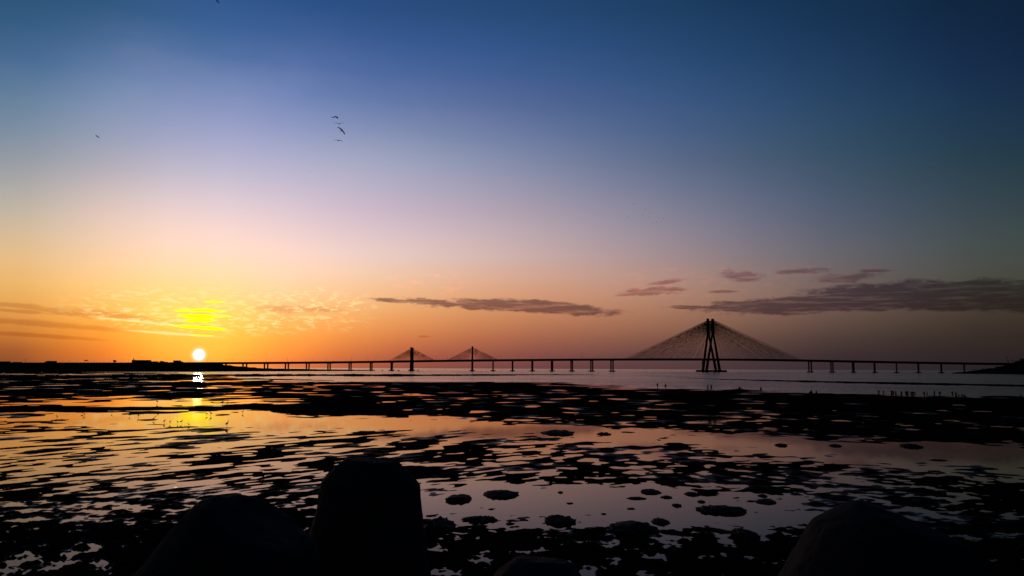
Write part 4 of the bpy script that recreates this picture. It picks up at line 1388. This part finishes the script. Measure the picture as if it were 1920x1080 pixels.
PEOPLE = [  # px, top, foot, pose, rz, cloth, label
    (1233, 718.3, 727.6, 'raised', 20, 0, 'person, leftmost of all on the shore, one hand raised to the face'),
    (1248, 719.3, 728.6, 'stand', 0, 1, 'person standing right beside the leftmost one on the shore'),
    (1327.3, 721.3, 733.6, 'stand', 90, 2, 'slim person under the big pylon, left one of the pair'),
    (1333.8, 721.0, 733.8, 'walk', 60, 0, 'person under the big pylon, right one of the pair, mid-step'),
    (1387, 724.3, 737.0, 'skirt', 10, 3, 'broad person in a long garment alone right of the big pylon pair'),
    (1426.8, 725.3, 736.6, 'stand', 30, 2, 'person alone on the shore between the broad one and the close pair'),
    (1515.5, 731.3, 748.0, 'bent', 100, 0, 'bending person, left one of the tall close pair on dark mud'),
    (1521.5, 730.8, 748.4, 'walk', 40, 1, 'upright person, right one of the tall close pair on dark mud'),
    (1531.3, 732.3, 748.6, 'stand', 90, 2, 'slim person standing alone just right of the tall close pair'),
    (1648, 731.2, 741.2, 'akimbo', 0, 3, 'first person from the left in the long right-hand row, elbows out'),
    (1656.8, 731.6, 741.4, 'lean', 90, 1, 'thin leaning person, second in the long right-hand row'),
    (1672, 731.4, 742.2, 'skirt', 0, 0, 'dark person at the left of the touching trio near the row start'),
    (1675.2, 732.2, 742.2, 'stand', 180, 2, 'middle person of the touching trio near the row start'),
    (1679.8, 732.6, 742.8, 'skirt', 30, 1, 'right person of the touching trio near the row start'),
    (1690.6, 733.0, 743.0, 'skirt', 0, 3, 'person standing singly in a long garment between two clusters'),
    (1699, 732.6, 743.0, 'stand', 10, 0, 'left person of the tight pair before the big round cluster'),
    (1702.2, 732.0, 743.2, 'skirt', 200, 2, 'right person of the tight pair before the big round cluster'),
    (1708.6, 733.8, 743.4, 'akimbo', 0, 1, 'left person in the big round cluster of the row'),
    (1712, 733.0, 743.6, 'skirt', 180, 0, 'middle person in the big round cluster of the row'),
    (1715.6, 734.2, 743.6, 'akimbo', 30, 2, 'right person in the big round cluster of the row'),
    (1733.2, 733.8, 743.6, 'stand', 0, 3, 'left person of the small pair right of the round cluster'),
    (1738.6, 734.2, 743.4, 'walk', 90, 0, 'walking person, right one of the small pair after the cluster'),
    (1752, 732.2, 743.6, 'lean', 90, 1, 'very thin leaning person between small pair and elbows-out person'),
    (1762.3, 733.0, 743.6, 'akimbo', 0, 0, 'person with elbows out alone in the right half of the row'),
    (1786, 733.0, 743.8, 'akimbo', 20, 2, 'tall person at the left of the last group on the right'),
    (1792.5, 734.8, 745.4, 'skirt', 0, 1, 'dark person second from left in the last group on the right'),
    (1797.8, 739.0, 746.6, 'akimbo', 0, 3, 'short child with arms out in the middle of the last group'),
    (1804, 736.8, 747.2, 'walk', 60, 0, 'walking person second from right of the adults in the last group'),
    (1808.2, 738.2, 748.2, 'stand', 20, 2, 'rightmost adult of the last group on the right'),
    (1811.8, 742.8, 748.4, 'stand', 0, 1, 'tiny child at the right end of the last group'),
    (1915, 738.6, 749.6, 'walk', 100, 3, 'lone person near the right edge of the picture'),
]
for px, tp, ft, pose, rz, cl, lab in PEOPLE:
    body, hair, shirt, tro = POSES[pose]
    g = ground(px, ft); t = at(px, tp, g.y); hgt = t.z
    o = bpy.data.objects.new('person', body); COL.objects.link(o)
    k = hgt / 1.71
    o.location = (g.x, g.y, 0.0); o.scale = (k * 1.25, k * 1.25, k); o.rotation_euler = (0, 0, R(rz))
    tag(o, lab, 'person', PG)
    for nm, me, mt in (('hair', hair, None), ('shirt', shirt, CLO[cl]), ('trousers', tro, CLO[(cl + 1) % 4])):
        m2 = me
        c = bpy.data.objects.new(nm, m2); COL.objects.link(c); c.parent = o
        if mt:
            if not me.materials: me.materials.append(mt)
            c.material_slots[0].link = 'OBJECT'; c.material_slots[0].material = mt

# ------------------------------------------------------------------ rocks lying in the pools
ROCK = mat('weedy_rock', (0.022, 0.020, 0.017), .85, .12, 3, .4, .02, 9)
ROCKS = [(862, 931, 50, 15, 'ragged flat rock left of the big oval one in the near pool'), (940, 923, 66, 14, 'big smooth oval rock in the near pool'),
         (1051, 922, 10, 5, 'small round rock alone at the top of the near pool'), (1068, 943, 13, 3, 'thin flat rock near the middle of the near pool'),
         (1219, 919.5, 39, 9, 'oval rock at the top right of the near pool'), (1194, 933, 35, 5, 'long thin rock below the oval one at the pool top right'),
         (1250, 931, 21, 5, 'flat rock right of the long thin rock in the near pool'), (1269, 946, 17, 6, 'small rock at the right of the near pool'),
         (1184, 953, 15, 3, 'sliver of rock in the middle right of the near pool'), (1238, 975, 34, 11, 'smooth dark oval rock at the lower right of the near pool'),
         (1132, 963, 10, 3, 'tiny rock left of the sliver in the near pool'), (1298, 924.5, 27, 7, 'oval rock at the right end of the near pool'),
         (1315, 939, 14, 6, 'small round rock below the oval one at the right pool end'), (1437, 939, 37, 8, 'smooth oval rock in the inlet before the big right boulder'),
         (1430, 928, 17, 6, 'small rock above the smooth oval one in the inlet'), (1320, 999, 20, 7, 'small oval rock at the foot of the near pool'),
         (1465, 833, 22, 7, 'oval rock in the far pink pool, leftmost of three'), (1566, 834, 21, 6, 'small oval rock in the far pink pool, middle of three'),
         (1708, 834, 34, 9, 'rounded rock on the far edge of the pink pool, rightmost of three'), (1046, 809, 62, 9, 'long flat rock in the channel beyond the near pool'),
         (1132, 812, 24, 6, 'small flat rock right of the long one in the channel'), (820, 979, 64, 26, 'wide weedy rock touching the right side of the upright concrete leg'),
         (900, 971, 62, 11, 'low weedy rock in the near pool right of the upright leg'), (1050, 972, 62, 16, 'weedy rock at the lower edge of the near pool'),
         (1187, 986, 100, 20, 'widest weedy rock at the lower edge of the near pool'), (1353, 953, 92, 15, 'wide low rock in the right part of the near pool'),
         (1397, 998, 48, 18, 'dark double-humped rock at the lower right of the pool'), (278, 786.5, 32, 2.6, 'lens-shaped mud streak left in the bright pool'),
         (417, 777, 24, 2.6, 'lens-shaped mud streak right of the sun glare'), (250, 775, 38, 2.6, 'long thin mud streak in the bright pool left of the sun glare'),
         (111, 787, 26, 2.6, 'small thin mud streak at the left end of the bright pool'), (1720, 938, 22, 9, 'small lumpy rock in the pool behind the right boulder'),
         (897, 985, 30, 6, 'small flat rock below the low weedy rock'), (1760, 862, 30, 3, 'thin flat rock in the right of the pink pool')]
for i, (px, py, wpx, hpx, t) in enumerate(ROCKS):
    g = ground(px, py + hpx * .35); d = g.y
    wx_ = wpx / F * d; 
    dep = hpx * .9 * d * d / (F * CAM_H)      # seen foreshortened
    dep = min(dep, wx_ * 1.6)
    hz = min(.22 * wx_, hpx / F * d * .55, .35)
    bm = bmesh.new(); bmesh.ops.create_icosphere(bm, subdivisions=4, radius=1)
    so = Vector((i * 7.3, i * 3.1, 0))
    for v in bm.verts:
        p = v.co.copy()
        n1 = mnoise.noise(p * 1.4 + so); n2 = mnoise.noise(p * 3.6 + so); n3 = mnoise.noise(p * 9 + so)
        rag = 1.5 if 'smooth' in t or 'oval' in t or 'lens' in t else 2.4
        k = 1 + rag * (.13 * n1 + .07 * n2 + .035 * n3)
        v.co = Vector((p.x * k * wx_ / 2, p.y * k * dep / 2, (p.z * (1 + .25 * n2 * rag + .12 * n3 * rag)) * hz - hz * .12))
    o = from_bm('rock', bm, ROCK, smooth=True); o.location = (g.x, g.y, 0)
    tag(o, t, 'rock', 'dark rocks lying in the tide pools')

# ------------------------------------------------------------------ sea wall slope and concrete tetrapods
bm = bmesh.new(); prev = None
for x_ in np.arange(-40, 40.1, .5):
    ring = []
    for y_, z_ in ((-8, 4.4), (-2, 4.4), (0, 4.2), (2, 3.4), (4, 2.7), (6, 2.0), (8, 1.4), (10, .8), (12, .3), (13.5, -.5)):
        n = float(pnoise(np.array(x_ / 1.3), np.array(y_ / 1.3))) * .18 + float(pnoise(np.array(x_ / .5 + 5), np.array(y_ / .5))) * .08 if y_ > -1 else 0
        ring.append(bm.verts.new((x_, y_, z_ + n)))
    if prev:
        for k in range(len(ring) - 1): bm.faces.new((prev[k], ring[k], ring[k+1], prev[k+1]))
    prev = ring
tag(from_bm('rubble_slope', bm, mat('rubble', (0.04, 0.037, 0.033), .95, .1, 2, .4, .03, 5), smooth=True), kind='structure')


def tetra_material():
    m, t, b = node_mat('weathered_concrete')
    n = t.nodes.new; l = t.links.new
    c = n('ShaderNodeTexCoord')
    a = n('ShaderNodeTexNoise'); a.inputs['Scale'].default_value = 2.5; a.inputs['Detail'].default_value = 8; l(c.outputs['Object'], a.inputs['Vector'])
    mx = n('ShaderNodeMix'); mx.data_type = 'RGBA'
    mx.inputs[6].default_value = (.016, .017, .018, 1); mx.inputs[7].default_value = (.062, .063, .063, 1)
    l(a.outputs[0], mx.inputs[0]); l(mx.outputs[2], b.inputs['Base Color'])
    b.inputs['Roughness'].default_value = .9; b.inputs['Specular IOR Level'].default_value = .03
    v = n('ShaderNodeTexNoise'); v.inputs['Scale'].default_value = 26; v.inputs['Detail'].default_value = 8; v.inputs['Roughness'].default_value = .7
    l(c.outputs['Object'], v.inputs['Vector'])
    vo = n('ShaderNodeTexVoronoi'); vo.inputs['Scale'].default_value = 14; l(c.outputs['Object'], vo.inputs['Vector'])
    mr = n('ShaderNodeMapRange'); l(vo.outputs['Distance'], mr.inputs[0]); mr.inputs[1].default_value = .05; mr.inputs[2].default_value = .22
    ad = n('ShaderNodeMath'); ad.operation = 'ADD'; l(v.outputs[0], ad.inputs[0]); l(mr.outputs[0], ad.inputs[1])
    bp = n('ShaderNodeBump'); bp.inputs['Distance'].default_value = .02; l(ad.outputs[0], bp.inputs['Height']); l(bp.outputs[0], b.inputs['Normal'])
    return m


TM = tetra_material()


def tetra(center, dirs, label, Ls=(1.75,) * 4, r0=.66, r1=.46, bev=.16, sub=7, seed=0):
    """concrete block of four tapering legs; each ray from the centre is pushed out to the surface of the legs"""
    bm = bmesh.new(); bmesh.ops.create_icosphere(bm, subdivisions=sub, radius=1)
    co = np.array([v.co[:] for v in bm.verts])
    best = np.full(len(co), .0)
    p = 14.0; acc = np.zeros(len(co))
    for dvec, Lg in zip(dirs, Ls):
        d = np.array(Vector(dvec).normalized()[:])
        ca = co @ d; sa = np.sqrt(np.maximum(0, 1 - ca * ca))
        # leg profile: radius falls from r0 at the centre to r1 at L-bev, then a bevel, then the flat end
        taper = (r0 - r1) / Lg
        with np.errstate(divide='ignore', invalid='ignore'):
            side = r0 / (sa + taper * ca)
            side = np.where(sa + taper * ca > 1e-4, side, 1e3)
            side = np.where(ca < -.2, 0, side)
            end = np.where(ca > .02, Lg / np.maximum(ca, .02), 1e3)
            # bevel cone: x + r = Lg - bev + r1
            bv = np.where(ca > 0, (Lg - bev + r1) / np.maximum(ca + sa, .02), 1e3)
        q = 18.0
        rr = (side ** -q + end ** -q + bv ** -q) ** (-1 / q) if False else np.minimum(np.minimum(side, end), bv)
        rr = np.where(ca < -.2, .3, rr)
        acc += np.maximum(rr, .05) ** p
    rad = acc ** (1 / p)
    for i, v in enumerate(bm.verts):
        v.co = Vector(co[i]) * rad[i]
    # soften edges then wear
    for _ in range(3): bmesh.ops.smooth_vert(bm, verts=bm.verts, factor=.5, use_axis_x=True, use_axis_y=True, use_axis_z=True)
    bm.normal_update()
    so = Vector((seed * 5.1, 2.2, seed))
    for v in bm.verts:
        v.co += v.normal * (.028 * mnoise.noise(v.co * 2.2 + so) + .012 * mnoise.noise(v.co * 7 + so) + .006 * mnoise.noise(v.co * 19 + so) - .030 * max(0, mnoise.noise(v.co * 4.3 - so) - .28))
    o = from_bm('tetrapod', bm, TM, smooth=True)
    o.location = center
    tag(o, label, 'tetrapod', 'concrete tetrapods piled on the sea wall')
    return o


def tet_dirs(first, twist=0.0):
    """first leg along `first`; the other three spread 109.5 degrees away from it"""
    f = Vector(first).normalized(); a = f.orthogonal().normalized(); b = f.cross(a)
    ds = [f]
    for k in range(3):
        t = twist + k * 2 * math.pi / 3
        ds.append((-f / 3 + (a * math.cos(t) + b * math.sin(t)) * math.sqrt(8) / 3))
    return ds


def tip_to_center(tip, d, Lg): return Vector(tip) - Vector(d).normalized() * Lg


# upright leg in the middle left
d1 = Vector((.03, .03, 1)).normalized()
tetra(tip_to_center(at(699, 862, 7.0), d1, 1.9), tet_dirs(d1, .5), 'upright concrete tetrapod leg, tallest of the blocks, left of centre', (1.9, 1.7, 1.7, 1.7), .67, .39, .17, 8, 1)
# leaning leg at the left, end face turned up and towards the camera
d2 = Vector((.46, -.12, .86)).normalized()
tetra(tip_to_center(at(492, 980, 4.8), d2, 1.7), tet_dirs(d2, 1.2), 'leaning concrete tetrapod leg at the lower left with a sloping ridge', (1.7, 1.6, 1.6, 1.6), .76, .38, .06, 8, 2)
# big one at the right
d3 = Vector((.30, -.08, .94)).normalized()
tetra(tip_to_center(at(1706, 982, 4.2), d3, 1.7), tet_dirs(d3, .2), 'broad pitted concrete tetrapod filling the lower right corner', (1.7, 1.6, 1.6, 1.6), .84, .40, .12, 8, 3)
d4 = Vector((.1, .1, 1)).normalized()
tetra(tip_to_center(at(1020, 1046, 7.2), d4, 1.6), tet_dirs(d4, .9), 'concrete tetrapod tip just showing at the bottom centre', (1.6, 1.6, 1.6, 1.6), .64, .40, .16, 7, 4)
